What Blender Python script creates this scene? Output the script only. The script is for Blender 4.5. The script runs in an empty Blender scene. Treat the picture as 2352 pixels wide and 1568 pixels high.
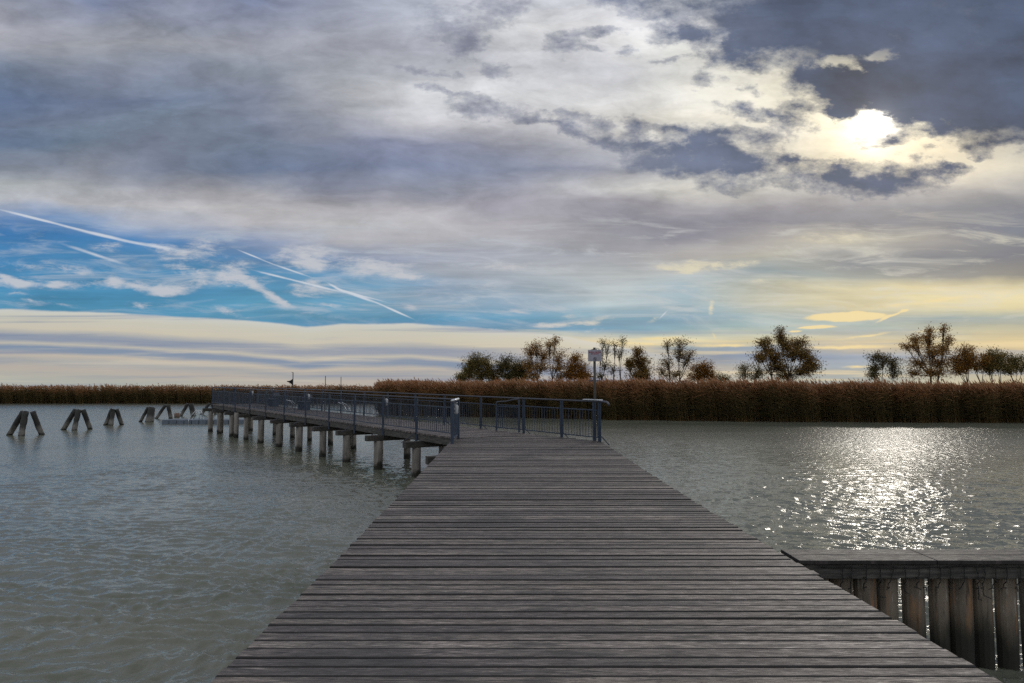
import bpy, math, random
import numpy as np
from mathutils import Vector, Matrix
R = math.radians
random.seed(7)
rng = np.random.default_rng(11)
sc = bpy.context.scene
COL = sc.collection

# ------------------------------------------------------------------ camera
EYE = 2.65                       # metres above the water
cam_d = bpy.data.cameras.new("camera"); cam = bpy.data.objects.new("camera", cam_d); COL.objects.link(cam)
cam.location = (0, 0, EYE)
cam.rotation_euler = (R(90 + 3.888), 0, 0)
cam_d.sensor_width = 36; cam_d.lens = 24.995; cam_d.clip_start = 0.05; cam_d.clip_end = 20000
sc.camera = cam

# ------------------------------------------------------------------ view
sc.view_settings.view_transform = 'Standard'
sc.view_settings.look = 'None'
sc.view_settings.exposure = 0
sc.view_settings.gamma = 1
sc.cycles.max_bounces = 6
sc.cycles.sample_clamp_indirect = 4
sc.cycles.use_denoising = False
sc.cycles.sample_clamp_direct = 4.5
sc.cycles.adaptive_threshold = 0.012

# ------------------------------------------------------------------ sun
SUN_AZ, SUN_EL = R(27.7), R(18.65)
sun_d = bpy.data.lights.new("sun", 'SUN'); sun = bpy.data.objects.new("sun", sun_d); COL.objects.link(sun)
sun_d.energy = 0.5; sun_d.angle = R(3.6); sun_d.color = (1.0, 0.93, 0.82)
to_sun = Vector((math.sin(SUN_AZ) * math.cos(SUN_EL), math.cos(SUN_AZ) * math.cos(SUN_EL), math.sin(SUN_EL)))
sun.rotation_euler = to_sun.to_track_quat('Z', 'Y').to_euler()

# ------------------------------------------------------------------ sky
def lin(c):
    return tuple((x / 255 / 12.92) if x / 255 <= 0.04045 else ((x / 255 + 0.055) / 1.055) ** 2.4 for x in c)

PITCH = R(3.888)
def sky_sr(u, v):
    """world bearing of a spot in the sky: (x/y, z/y) of its direction"""
    a = (u - 1176) / 1633; b = (784 - v) / 1633
    y = math.cos(PITCH) - b * math.sin(PITCH); z = b * math.cos(PITCH) + math.sin(PITCH)
    return a / y, z / y

world = bpy.data.worlds.new("World"); sc.world = world; world.use_nodes = True
wt = world.node_tree; wt.nodes.clear(); N = wt.nodes; L = wt.links
def nd(t, **k):
    n = N.new(t)
    for a, b in k.items(): setattr(n, a, b)
    return n
def setin(n, i, v):
    if v is None: return
    if hasattr(v, 'is_output'): L.new(v, n.inputs[i])
    else: n.inputs[i].default_value = v
def mth(op, a, b=None, c=None, clamp=False):
    n = nd('ShaderNodeMath', operation=op, use_clamp=clamp)
    setin(n, 0, a); setin(n, 1, b); setin(n, 2, c)
    return n.outputs[0]
def maprange(v, a, b, c=0.0, d=1.0, smooth=False):
    n = nd('ShaderNodeMapRange', interpolation_type='SMOOTHSTEP' if smooth else 'LINEAR')
    setin(n, 0, v); setin(n, 1, a); setin(n, 2, b); setin(n, 3, c); setin(n, 4, d)
    return n.outputs[0]
def mixc(f, a, b, mode='MIX'):
    n = nd('ShaderNodeMix', data_type='RGBA', blend_type=mode)
    setin(n, 0, f); setin(n, 6, a); setin(n, 7, b)
    return n.outputs[2]
def comb(x, y, z=0.0):
    n = nd('ShaderNodeCombineXYZ'); setin(n, 0, x); setin(n, 1, y); setin(n, 2, z); return n.outputs[0]
def noise(vec, scale, detail=4, rough=0.55, color=False, dist=0.0):
    n = nd('ShaderNodeTexNoise'); L.new(vec, n.inputs['Vector'])
    n.inputs['Scale'].default_value = scale; n.inputs['Detail'].default_value = detail
    n.inputs['Roughness'].default_value = rough; n.inputs['Distortion'].default_value = dist
    return n.outputs['Color' if color else 'Fac']
def ramp(fac, stops, interp='LINEAR'):
    n = nd('ShaderNodeValToRGB'); n.color_ramp.interpolation = interp
    L.new(fac, n.inputs[0]); cr = n.color_ramp
    cr.elements[0].position = stops[0][0]; cr.elements[0].color = (*stops[0][1], 1)
    cr.elements[1].position = stops[-1][0]; cr.elements[1].color = (*stops[-1][1], 1)
    for p, c in stops[1:-1]:
        e = cr.elements.new(p); e.color = (*c, 1)
    return n.outputs[0]

geo = nd('ShaderNodeTexCoord'); sep = nd('ShaderNodeSeparateXYZ'); L.new(geo.outputs['Generated'], sep.inputs[0])
DX, DY, DZ = sep.outputs
yc = mth('MAXIMUM', DY, 0.35)
S0 = mth('DIVIDE', DX, yc); R0 = mth('DIVIDE', DZ, yc)
# slow warp so that cloud edges wander
wv = comb(mth('MULTIPLY', S0, 3.0), mth('MULTIPLY', R0, 11.0), 3.1)
wn = noise(wv, 1.6, 4, 0.55, color=True)
ws = nd('ShaderNodeSeparateColor'); L.new(wn, ws.inputs[0])
amp = maprange(R0, 0.0, 0.25, 0.012, 0.075)
S1 = mth('ADD', S0, mth('MULTIPLY', mth('SUBTRACT', ws.outputs[0], 0.5), mth('MULTIPLY', amp, 2.4)))
R1 = mth('ADD', R0, mth('MULTIPLY', mth('SUBTRACT', ws.outputs[1], 0.5), mth('MULTIPLY', amp, 0.8)))
fine_v = comb(mth('MULTIPLY', S0, 9.0), mth('MULTIPLY', R0, 16.0), 7.7)
fn = noise(fine_v, 2.2, 6, 0.62, color=True)
fs = nd('ShaderNodeSeparateColor'); L.new(fn, fs.inputs[0])
famp = maprange(R0, 0.03, 0.3, 0.004, 0.042)
P = comb(mth('ADD', S0, mth('MULTIPLY', mth('SUBTRACT', fs.outputs[0], 0.5), mth('MULTIPLY', famp, 2.0))),
         mth('ADD', R0, mth('MULTIPLY', mth('SUBTRACT', fs.outputs[1], 0.5), famp)), 0.0)

UCOL = [0, 196, 392, 588, 784, 980, 1176, 1372, 1568, 1764, 1960, 2156, 2352]
GRID = [
(0, "150,155,170 128,140,170 140,146,165 120,130,158 150,155,172 165,170,182 190,192,200 190,192,198 175,180,186 110,120,140 76,90,115 74,88,112 72,86,112"),
(60, "160,160,168 148,152,165 142,148,165 140,145,162 148,152,166 178,182,192 205,206,208 210,210,212 205,205,208 130,138,152 70,84,112 78,90,112 72,88,114"),
(110, "148,150,160 152,155,163 155,158,166 150,153,165 155,158,168 170,172,182 205,206,210 206,206,209 212,212,208 200,198,190 90,100,120 76,90,114 72,88,114"),
(160, "112,125,145 128,135,150 130,137,152 135,142,155 158,162,170 180,182,190 200,201,206 188,189,194 205,205,202 215,212,200 210,205,185 85,96,118 75,88,112"),
(220, "98,115,145 110,122,148 110,123,145 125,132,150 170,172,178 200,202,205 212,213,215 208,208,208 215,214,208 222,217,200 225,218,195 110,112,125 72,88,112"),
(270, "105,118,142 112,124,144 112,125,143 125,133,152 158,160,168 185,185,190 200,200,204 212,210,206 222,218,206 226,220,204 248,238,210 228,220,195 85,96,116"),
(330, "98,114,138 105,120,138 115,124,142 112,124,144 120,127,148 128,133,155 150,152,165 180,181,186 208,206,200 222,216,202 238,225,194 238,224,194 190,186,175"),
(385, "128,135,148 130,135,148 118,127,145 105,118,142 112,122,146 118,127,150 125,132,152 140,143,158 180,180,178 210,205,192 222,212,188 220,210,188 200,194,178"),
(430, "165,170,172 160,163,168 165,165,172 160,160,165 140,142,155 130,135,150 145,147,160 180,180,182 205,203,195 190,188,182 160,160,164 165,163,164 160,158,158"),
(470, "165,168,175 172,173,178 180,180,183 178,176,178 170,168,172 160,158,165 150,148,158 150,148,155 148,146,152 135,134,142 120,122,134 125,128,138 118,122,132"),
(510, "95,128,172 110,140,180 160,167,182 182,180,184 185,184,186 180,179,182 165,163,168 140,138,148 126,126,138 118,118,130 118,120,132 115,118,130 105,112,128"),
(550, "62,116,168 64,118,168 84,128,175 130,146,175 175,175,182 172,172,178 168,168,174 150,150,156 128,128,140 155,152,148 180,176,162 145,143,142 110,115,125"),
(590, "66,124,172 70,126,170 76,126,168 92,130,170 114,138,170 150,155,170 160,163,172 150,152,160 160,158,158 170,168,158 125,132,142 110,115,126 108,110,120"),
(630, "70,132,174 70,130,172 74,132,172 80,134,172 100,142,174 160,166,176 165,170,178 175,180,182 175,180,180 140,155,162 150,155,150 135,135,132 130,128,122"),
(665, "72,134,172 72,134,172 74,134,172 82,138,172 94,144,174 135,156,178 150,165,178 175,184,186 150,170,180 185,185,168 200,192,160 215,202,160 218,204,158"),
(703, "74,136,170 74,136,170 76,136,170 84,142,172 96,146,174 130,156,176 130,155,175 165,178,182 150,172,182 180,180,165 200,190,155 205,195,155 210,198,158"),
(730, "78,138,170 78,138,170 80,138,170 84,140,170 82,136,166 84,136,166 85,140,170 120,155,172 115,150,170 150,165,165 165,172,160 150,165,165 160,168,158"),
(755, "70,134,170 70,134,170 72,134,170 76,136,170 74,132,168 78,134,170 105,145,172 105,145,170 130,160,170 150,170,170 150,168,168 170,172,155 185,178,150"),
(785, "110,145,165 110,145,165 110,145,165 110,145,165 120,145,165 130,150,165 200,190,162 215,198,160 210,198,160 200,190,155 185,175,150 205,190,150 215,195,150"),
(800, "135,150,168 125,142,162 130,145,162 150,158,165 120,138,162 120,138,162 195,184,165 205,190,165 140,155,165 130,148,165 190,175,145 175,168,150 200,182,145"),
(820, "140,152,162 170,170,165 180,172,165 175,170,165 185,175,165 190,178,165 185,175,162 190,178,162 130,145,165 122,140,165 130,145,165 155,158,158 180,170,150"),
(850, "150,158,160 165,165,160 175,170,162 182,176,166 190,178,165 195,180,165 195,182,165 198,184,165 190,178,160 160,165,165 140,155,165 160,162,155 175,168,148"),
(885, "165,170,160 170,172,162 178,175,165 182,176,165 185,178,165 190,182,168 195,185,168 200,188,165 200,186,160 175,175,160 155,165,165 175,172,150 185,175,145"),
]
fac_s = mth('ADD', mth('MULTIPLY', S1, 0.5), 0.5)
col = None; prev_r = None
for v, row in reversed(GRID):
    cols = [lin(tuple(map(float, c.split(',')))) for c in row.split()]
    st = []
    for u, c in zip(UCOL, cols):
        s, r = sky_sr(u, v); st.append((s * 0.5 + 0.5, c))
    rr = sky_sr(1176, v)[1]
    o = ramp(fac_s, st)
    col = o if col is None else mixc(maprange(R1, prev_r, rr), col, o)
    prev_r = rr
col = mixc(maprange(R1, prev_r, 0.85), col, (*lin((178, 182, 192)), 1))
col = mixc(maprange(R1, 0.85, 1.6), col, (*lin((186, 190, 200)), 1))
# unseen sky behind the viewer, an even grey raised to brighten deck and reeds
col = mixc(maprange(DY, 0.35, 0.1, smooth=True), col, (*lin((208, 210, 216)), 1))

def blobs(items, vec, k=1.0):
    acc = None
    for it in items:
        u, v, a, b, rot, st = it
        s, r = sky_sr(u, v)
        m = nd('ShaderNodeMapping', vector_type='TEXTURE'); L.new(vec, m.inputs[0])
        m.inputs[1].default_value = (s, r, 0); m.inputs[2].default_value = (0, 0, -R(rot))
        m.inputs[3].default_value = (a * k / 1633, b * k / 1633, 1)
        g = nd('ShaderNodeTexGradient', gradient_type='SPHERICAL'); L.new(m.outputs[0], g.inputs[0])
        acc = mth('MULTIPLY', g.outputs['Fac'], st) if acc is None else mth('MULTIPLY_ADD', g.outputs['Fac'], st, acc)
    return acc

# --- long streaks drawn out by the wind
stv = nd('ShaderNodeMapping'); L.new(comb(S0, R0, 0.0), stv.inputs[0])
stv.inputs[2].default_value = (0, 0, R(19)); stv.inputs[3].default_value = (3.2, 12, 1)
n1 = noise(stv.outputs[0], 1.0, 6, 0.6, dist=0.5)
puff = noise(comb(mth('MULTIPLY', S0, 9), mth('MULTIPLY', R0, 15), 1.3), 1.0, 5, 0.6)
low = noise(comb(mth('MULTIPLY', S1, 3.2), mth('MULTIPLY', R0, 85), 5.5), 1.0, 5, 0.55, dist=0.3)
hi = maprange(R0, 0.16, 0.27)
stv2 = nd('ShaderNodeMapping'); L.new(comb(S1, R1, 2.0), stv2.inputs[0])
stv2.inputs[2].default_value = (0, 0, R(23)); stv2.inputs[3].default_value = (11, 27, 1)
n2 = noise(stv2.outputs[0], 1.0, 6, 0.62, dist=0.3)
ewh = noise(comb(mth('MULTIPLY', S1, 22), mth('ADD', mth('MULTIPLY', R1, 44), mth('MULTIPLY', S1, 9)), 6.6), 1.0, 6, 0.66)
det = mth('ADD', mth('ADD', mth('MULTIPLY', mth('SUBTRACT', n1, 0.5), 0.95), mth('MULTIPLY', mth('SUBTRACT', n2, 0.5), 0.62)), mth('ADD', mth('MULTIPLY', mth('SUBTRACT', puff, 0.5), 0.6), mth('MULTIPLY', mth('SUBTRACT', ewh, 0.5), 0.35)))
low2 = noise(comb(mth('MULTIPLY', S1, 5.0), mth('MULTIPLY', R1, 26), 15.5), 1.0, 6, 0.6, dist=0.4)
detl = mth('ADD', mth('MULTIPLY', mth('SUBTRACT', low, 0.5), 0.55), mth('MULTIPLY', mth('SUBTRACT', low2, 0.5), 0.75))
dm = nd('ShaderNodeMix', data_type='FLOAT'); L.new(hi, dm.inputs[0]); L.new(detl, dm.inputs[2]); L.new(det, dm.inputs[3])
gain = mth('ADD', 1.07, mth('MULTIPLY', dm.outputs[0], mth('MULTIPLY', 1.15, maprange(S0, 0.55, 0.72, 1.0, 0.5))))
gv = nd('ShaderNodeVectorMath', operation='SCALE'); L.new(col, gv.inputs[0]); L.new(gain, gv.inputs[3])
col = gv.outputs[0]

# --- thin veil drawn over the blue
vl = noise(comb(mth('ADD', mth('MULTIPLY', S0, 7.0), mth('MULTIPLY', R0, 9.0)), mth('MULTIPLY', R0, 48), 21.5), 1.0, 7, 0.66, dist=0.8)
veil = mth('MULTIPLY', maprange(vl, 0.47, 0.72, 0, 0.62, smooth=True), mth('MULTIPLY', maprange(R0, 0.27, 0.22), maprange(R0, 0.05, 0.12)))
col = mixc(veil, col, ramp(fac_s, [(0.0, lin((168, 182, 200))), (0.5, lin((190, 196, 204))), (1.0, lin((222, 214, 186)))]))
# --- thin bars of cloud lying along the horizon
bar = noise(comb(mth('MULTIPLY', S1, 2.6), mth('MULTIPLY', R0, 70), 12.5), 1.0, 5, 0.58, dist=0.5)
lowm = maprange(R0, 0.125, 0.04, smooth=True)
col = mixc(mth('MULTIPLY', lowm, maprange(bar, 0.50, 0.66, 0, 0.6, smooth=True)), col, (*lin((122, 143, 170)), 1))
col = mixc(mth('MULTIPLY', lowm, maprange(bar, 0.47, 0.30, 0, 0.65, smooth=True)), col, (*lin((232, 210, 165)), 1))
# --- low stratus deck on the left, with a crisp upper rim
rim = [(-200, 705), (0, 708), (250, 716), (400, 726), (530, 731), (640, 741), (700, 749), (800, 742), (950, 741), (1100, 752), (1260, 765), (1400, 790), (1500, 808), (1700, 850)]
rst = []
for u, v in rim:
    s, r = sky_sr(u, v); rst.append((max(0, s * 0.5 + 0.5), (r * 5, r * 5, r * 5)))
rimr = mth('MULTIPLY', ramp(mth('ADD', mth('MULTIPLY', S0, 0.5), 0.5), rst), 0.2)
rn = noise(comb(mth('MULTIPLY', S0, 14), mth('MULTIPLY', R0, 60), 2.2), 1.0, 5, 0.6)
depth = mth('SUBTRACT', mth('ADD', rimr, mth('MULTIPLY', mth('SUBTRACT', rn, 0.5), 0.006)), R0)
mask = mth('MULTIPLY', maprange(depth, -0.0008, 0.003, smooth=True), maprange(S0, 0.42, 0.12, smooth=True))
stc = ramp(mth('MULTIPLY', depth, 10.0), [(0.0, lin((208, 207, 200))), (0.12, lin((204, 199, 182))), (0.26, lin((204, 195, 176))), (0.36, lin((152, 157, 168))), (0.43, lin((148, 154, 168))),
     (0.48, lin((190, 184, 172))), (0.53, lin((126, 142, 166))), (0.58, lin((128, 144, 166))), (0.64, lin((192, 182, 168))), (0.72, lin((162, 164, 166))), (0.82, lin((180, 172, 164))), (1.0, lin((172, 174, 166)))])
stn = noise(comb(mth('MULTIPLY', S1, 2.4), mth('MULTIPLY', R0, 62), 9.5), 1.0, 6, 0.6, dist=0.4)
stc = mixc(maprange(stn, 0.48, 0.70, 0.0, 0.75, smooth=True), stc, (*lin((124, 136, 162)), 1))
stc = mixc(maprange(stn, 0.45, 0.28, 0.0, 0.55, smooth=True), stc, (*lin((212, 202, 182)), 1))
col = mixc(mth('MULTIPLY', mask, 0.92), col, stc)

# --- white cloudlets
WHITE = [(33,456,50,20,0,.35),(253,565,48,16,0,.55),(367,565,60,12,10,.5),(433,585,66,18,0,.8),(477,555,45,14,0,.6),(417,619,44,12,20,.7),
(527,636,72,20,3,1.1),(610,672,70,10,33,1.1),(650,694,25,6,25,.7),(700,586,72,22,0,1.0),(710,609,40,18,0,.8),(717,662,50,18,0,1.0),(550,602,50,14,0,.5),
(167,616,60,16,20,.5),(67,612,110,12,3,.4),(20,642,45,9,20,.9),(117,654,140,9,1,1.0),(263,644,16,11,0,.9),(317,656,75,11,8,.9),(400,662,58,13,-5,.8),
(383,675,40,8,0,.6),(33,672,35,6,0,.6),(100,694,90,5,8,.45),(327,704,34,7,10,.6),(533,717,46,9,14,.7),(750,700,40,5,2,.7),(343,622,40,8,5,.35),
(867,612,90,20,3,1.0),(941,636,50,12,10,.7),(1017,647,22,8,0,.6),(1167,612,70,11,0,.7),(1534,614,50,11,8,.9),(944,706,36,9,10,.5),(1201,716,28,5,10,.7),
(1311,727,22,6,-10,.5),(1267,746,46,6,-3,1.1),(1347,743,28,5,5,1.0),(1381,732,25,7,-15,.6),(1411,729,14,4,-35,.6),(1497,734,16,5,-20,.6),(1134,756,28,3,2,.8),(1351,762,35,5,-12,.5),
(1635,706,7,15,10,1.2),(1625,609,60,12,0,1.1),(1718,606,28,9,0,.8),(1588,622,28,7,0,.8),(1735,646,25,6,0,.4),(1921,546,85,15,0,.5)]
WARM = [(1941,728,88,11,-2,2.2),(1990,724,50,8,2,1.0),(1875,752,42,4,-2,2.2),(1828,761,17,2.6,0,1.5),(2045,726,46,3.6,-22,1.1),(2075,712,12,4,0,.8),
(1935,797,110,6,-1,.9),(1668,792,85,5,0,.8),(1968,842,44,4,0,.7),(1641,772,4,12,-15,.6),(2150,690,260,8,-7,.5),(1990,770,80,4,-8,.7),(1500,778,90,6,-3,.7),(1480,790,90,4,2,.7),(2130,760,70,5,-4,.5)]
TRAIL = [(84,502,92,3.2,14,1.2),(234,540,78,4.2,13,1.1),(362,566,68,5.5,10,.9),(217,584,78,4.5,18,.8),(580,587,42,2.2,22,.9),(667,620,56,2.6,19,.9),(633,633,58,3,14,.9),
(734,658,56,3,14,1.0),(826,681,46,3.4,20,1.1),(908,714,44,2.6,24,1.1),(768,658,22,3,29,.9),(840,681,60,2.0,15,.7),(1524,722,15,2,-45,.8),(1085,700,120,4,32,.25),(1010,30,200,8,42,.0)]
ew = noise(comb(mth('MULTIPLY', S0, 30), mth('MULTIPLY', R0, 70), 4.4), 1.0, 5, 0.65)
ero = mth('SUBTRACT', ew, 0.5)
Pf = comb(mth('ADD', S0, mth('MULTIPLY', mth('SUBTRACT', fs.outputs[1], 0.5), 0.018)), mth('ADD', R0, mth('MULTIPLY', mth('SUBTRACT', fs.outputs[2], 0.5), 0.008)), 0.0)
wd = blobs(WHITE, Pf, 1.6)
fib = noise(comb(mth('ADD', mth('MULTIPLY', S0, 34), mth('MULTIPLY', R0, 30)), mth('MULTIPLY', R0, 120), 31.0), 1.0, 6, 0.68, dist=0.6)
ero2 = mth('ADD', mth('MULTIPLY', ero, 1.3), mth('MULTIPLY', mth('SUBTRACT', fib, 0.5), 1.5))
wd = maprange(mth('ADD', wd, mth('MULTIPLY', ero2, mth('MULTIPLY', 1.25, maprange(wd, 0.0, 0.35)))), 0.08, 1.15, 0, 0.92, smooth=True)
col = mixc(wd, col, ramp(fac_s, [(0.0, lin((190, 196, 206))), (0.5, lin((196, 196, 200))), (0.62, lin((216, 208, 182))), (1.0, lin((222, 212, 180)))]))
wm = blobs(WARM, Pf, 1.25)
wm = maprange(mth('ADD', wm, mth('MULTIPLY', ero, mth('MULTIPLY', 0.8, maprange(wm, 0.0, 0.3)))), 0.1, 0.8, 0, 0.9, smooth=True)
col = mixc(wm, col, (*lin((238, 215, 158)), 1))
tr = maprange(mth('ADD', blobs(TRAIL, comb(S0, R0, 0.0), 1.45), mth('MULTIPLY', ero2, 0.22)), 0.10, 0.9, 0, 0.9, smooth=True)
col = mixc(tr, col, (*lin((205, 211, 220)), 1))

# --- glow round the veiled sun, then the dark broken cloud in front of it
sg = nd('ShaderNodeVectorMath', operation='DOT_PRODUCT'); L.new(geo.outputs['Generated'], sg.inputs[0]); sg.inputs[1].default_value = to_sun
cosang = sg.outputs['Value']
angd = mth('MULTIPLY', mth('SQRT', mth('MAXIMUM', mth('MULTIPLY', mth('SUBTRACT', 1.0, cosang), 2.0), 0.0)), 57.3)   # degrees from the sun
angw = mth('ADD', angd, mth('MULTIPLY', ero, 0.3))
core = mth('MULTIPLY', mth('POWER', 2.718, mth('MULTIPLY', mth('POWER', mth('DIVIDE', mth('MAXIMUM', angw, 0.0), 1.15), 2.0), -1.0)), 1.9)
wide = mth('MULTIPLY', mth('POWER', 2.718, mth('MULTIPLY', angd, -0.36)), 0.62)

DARK = [(997,27,45,20,10,.55),(1141,27,52,26,0,1),(1050,70,40,17,0,1),(967,62,30,18,0,.5),(1057,113,28,22,0,.9),(1085,90,25,14,0,.7),(1290,97,26,18,0,1),(1344,77,34,10,0,.7),(1347,107,20,8,20,.6),
(1420,73,36,8,0,.6),(1534,133,30,7,0,.7),(1437,117,18,7,0,.5),(1137,167,35,14,25,.6),(941,163,30,9,15,.6),(1017,175,35,8,5,.5),(990,203,42,7,10,.5),(1060,215,34,8,8,.9),
(1134,230,32,9,20,.7),(1091,248,42,15,12,1),(1184,265,22,9,0,.6),(1227,268,22,9,0,.9),(1277,284,60,9,25,.8),(1334,307,50,12,20,.8),(1314,263,30,8,8,.8),(1364,282,38,14,0,1),
(1407,317,24,8,25,.8),(1397,331,30,9,10,.8),(1481,288,44,13,15,1),(1461,310,20,10,0,.9),(1457,347,34,17,0,.9),(1517,344,36,18,0,1),(1474,376,38,14,12,1),(1534,381,50,18,0,1),
(1554,295,22,9,0,.9),(1410,5,60,12,0,.9),(1477,16,42,17,0,.8),(1551,25,40,22,0,.8),(1551,72,36,16,0,1),(1517,95,30,8,0,.6),
(1645,8,55,22,0,.9),(1665,62,52,30,0,1.1),(1588,78,34,14,0,1),(1755,40,36,24,0,.8),(1745,90,40,27,0,.9),(1625,130,22,24,0,.9),(1685,118,20,22,0,.9),(1711,143,52,16,0,.9),
(1631,190,20,15,0,.7),(1715,200,18,9,0,.8),(1731,220,18,6,0,.6),(1878,177,36,22,0,1.1),(1928,200,32,38,0,1.1),(1935,235,22,24,0,1),(1928,263,22,8,15,1),(1711,257,46,12,8,1),
(1815,280,52,14,15,1.1),(1841,247,40,13,0,.9),(1755,313,38,15,0,1),(1648,307,44,17,0,.9),(1611,327,40,22,0,1),(1708,367,110,32,8,1.1),(1635,377,65,26,0,1),(1811,367,22,10,0,.8),
(1851,368,24,7,0,.7),(1868,413,44,22,0,.8),(1668,427,48,13,0,.8),(1928,380,40,9,0,.9),(1931,403,22,16,0,.9),(2035,410,95,26,0,1.1),(2001,432,70,16,0,.7),(2135,387,40,15,15,.9),
(2201,390,26,9,0,.8),(2225,333,32,10,5,.8),(2255,353,19,8,0,1),(2318,328,45,9,0,.8),(2048,316,44,11,0,1.2),(2008,333,20,6,0,.8),(2101,273,32,16,0,.9),(2145,340,16,6,0,.7),
(2095,355,28,5,0,.6),(2165,297,26,10,0,.7),
(1920,50,150,70,0,1.15),(2240,80,290,130,0,1.5),(2160,205,190,60,4,1.35),(2300,250,130,62,12,1.25),(1850,25,95,55,0,.8),(2060,222,100,30,2,.9)]
HOLE = [(2015,128,52,13,0,.8),(2040,118,30,14,0,.8),(1925,142,52,22,0,1.1),(1975,160,30,10,0,.6),(2060,92,26,12,0,.35),(2270,95,60,20,0,.12),(2008,280,48,24,0,1.35)]
dk = blobs(DARK, P, 2.05)
ho = blobs(HOLE, P, 1.15)
rag = noise(comb(mth('MULTIPLY', S0, 26), mth('MULTIPLY', R0, 42), 8.8), 1.0, 6, 0.68)
rg = mth('MULTIPLY', mth('SUBTRACT', rag, 0.5), 2.7)
dens = mth('SUBTRACT', mth('ADD', dk, mth('MULTIPLY', rg, maprange(dk, 0.0, 0.25))), mth('MULTIPLY', ho, 2.2))
dmask = mth('ADD', maprange(dens, 0.0, 0.55, 0, 0.38, smooth=True), maprange(dens, 0.25, 1.35, 0, 0.62, smooth=True))
dcol = ramp(fac_s, [(0.0, lin((128, 132, 150))), (0.52, lin((132, 136, 152))), (0.62, lin((98, 108, 130))), (0.70, lin((72, 86, 112))), (1.0, lin((60, 78, 106)))])
dn = mth('ADD', 1.06, mth('ADD', mth('MULTIPLY', mth('SUBTRACT', puff, 0.5), 1.5), mth('MULTIPLY', mth('SUBTRACT', n1, 0.5), 1.2)))
dv = nd('ShaderNodeVectorMath', operation='SCALE'); L.new(dcol, dv.inputs[0]); L.new(dn, dv.inputs[3])
dmask = mth('MULTIPLY', dmask, maprange(DY, 0.2, 0.45))
thin = mth('SUBTRACT', 1.0, mth('MULTIPLY', dmask, 0.93))
def addlight(c, amount, tint):
    v = nd('ShaderNodeVectorMath', operation='SCALE'); v.inputs[0].default_value = tint; L.new(amount, v.inputs[3])
    a = nd('ShaderNodeVectorMath', operation='ADD'); L.new(c, a.inputs[0]); L.new(v.outputs[0], a.inputs[1]); return a.outputs[0]
col = mixc(dmask, col, dv.outputs[0])
col = addlight(col, mth('MULTIPLY', core, thin), (1.0, 0.98, 0.93))
col = addlight(col, mth('MULTIPLY', wide, thin), (1.0, 0.86, 0.58))

sky = nd('ShaderNodeTexSky', sky_type='NISHITA', sun_disc=False, sun_elevation=SUN_EL, sun_rotation=SUN_AZ, altitude=100, air_density=1.0, dust_density=1.5, ozone_density=1.5)
sc10 = nd('ShaderNodeVectorMath', operation='SCALE'); L.new(col, sc10.inputs[0]); sc10.inputs[3].default_value = 10.0
fin = mixc(0.02, sc10.outputs[0], sky.outputs[0])       # the thin clear air between the clouds
bg = nd('ShaderNodeBackground'); L.new(fin, bg.inputs[0]); bg.inputs[1].default_value = 0.1
wo = nd('ShaderNodeOutputWorld'); L.new(bg.outputs[0], wo.inputs[0])
world.cycles.sampling_method = 'MANUAL'; world.cycles.sample_map_resolution = 256

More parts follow.
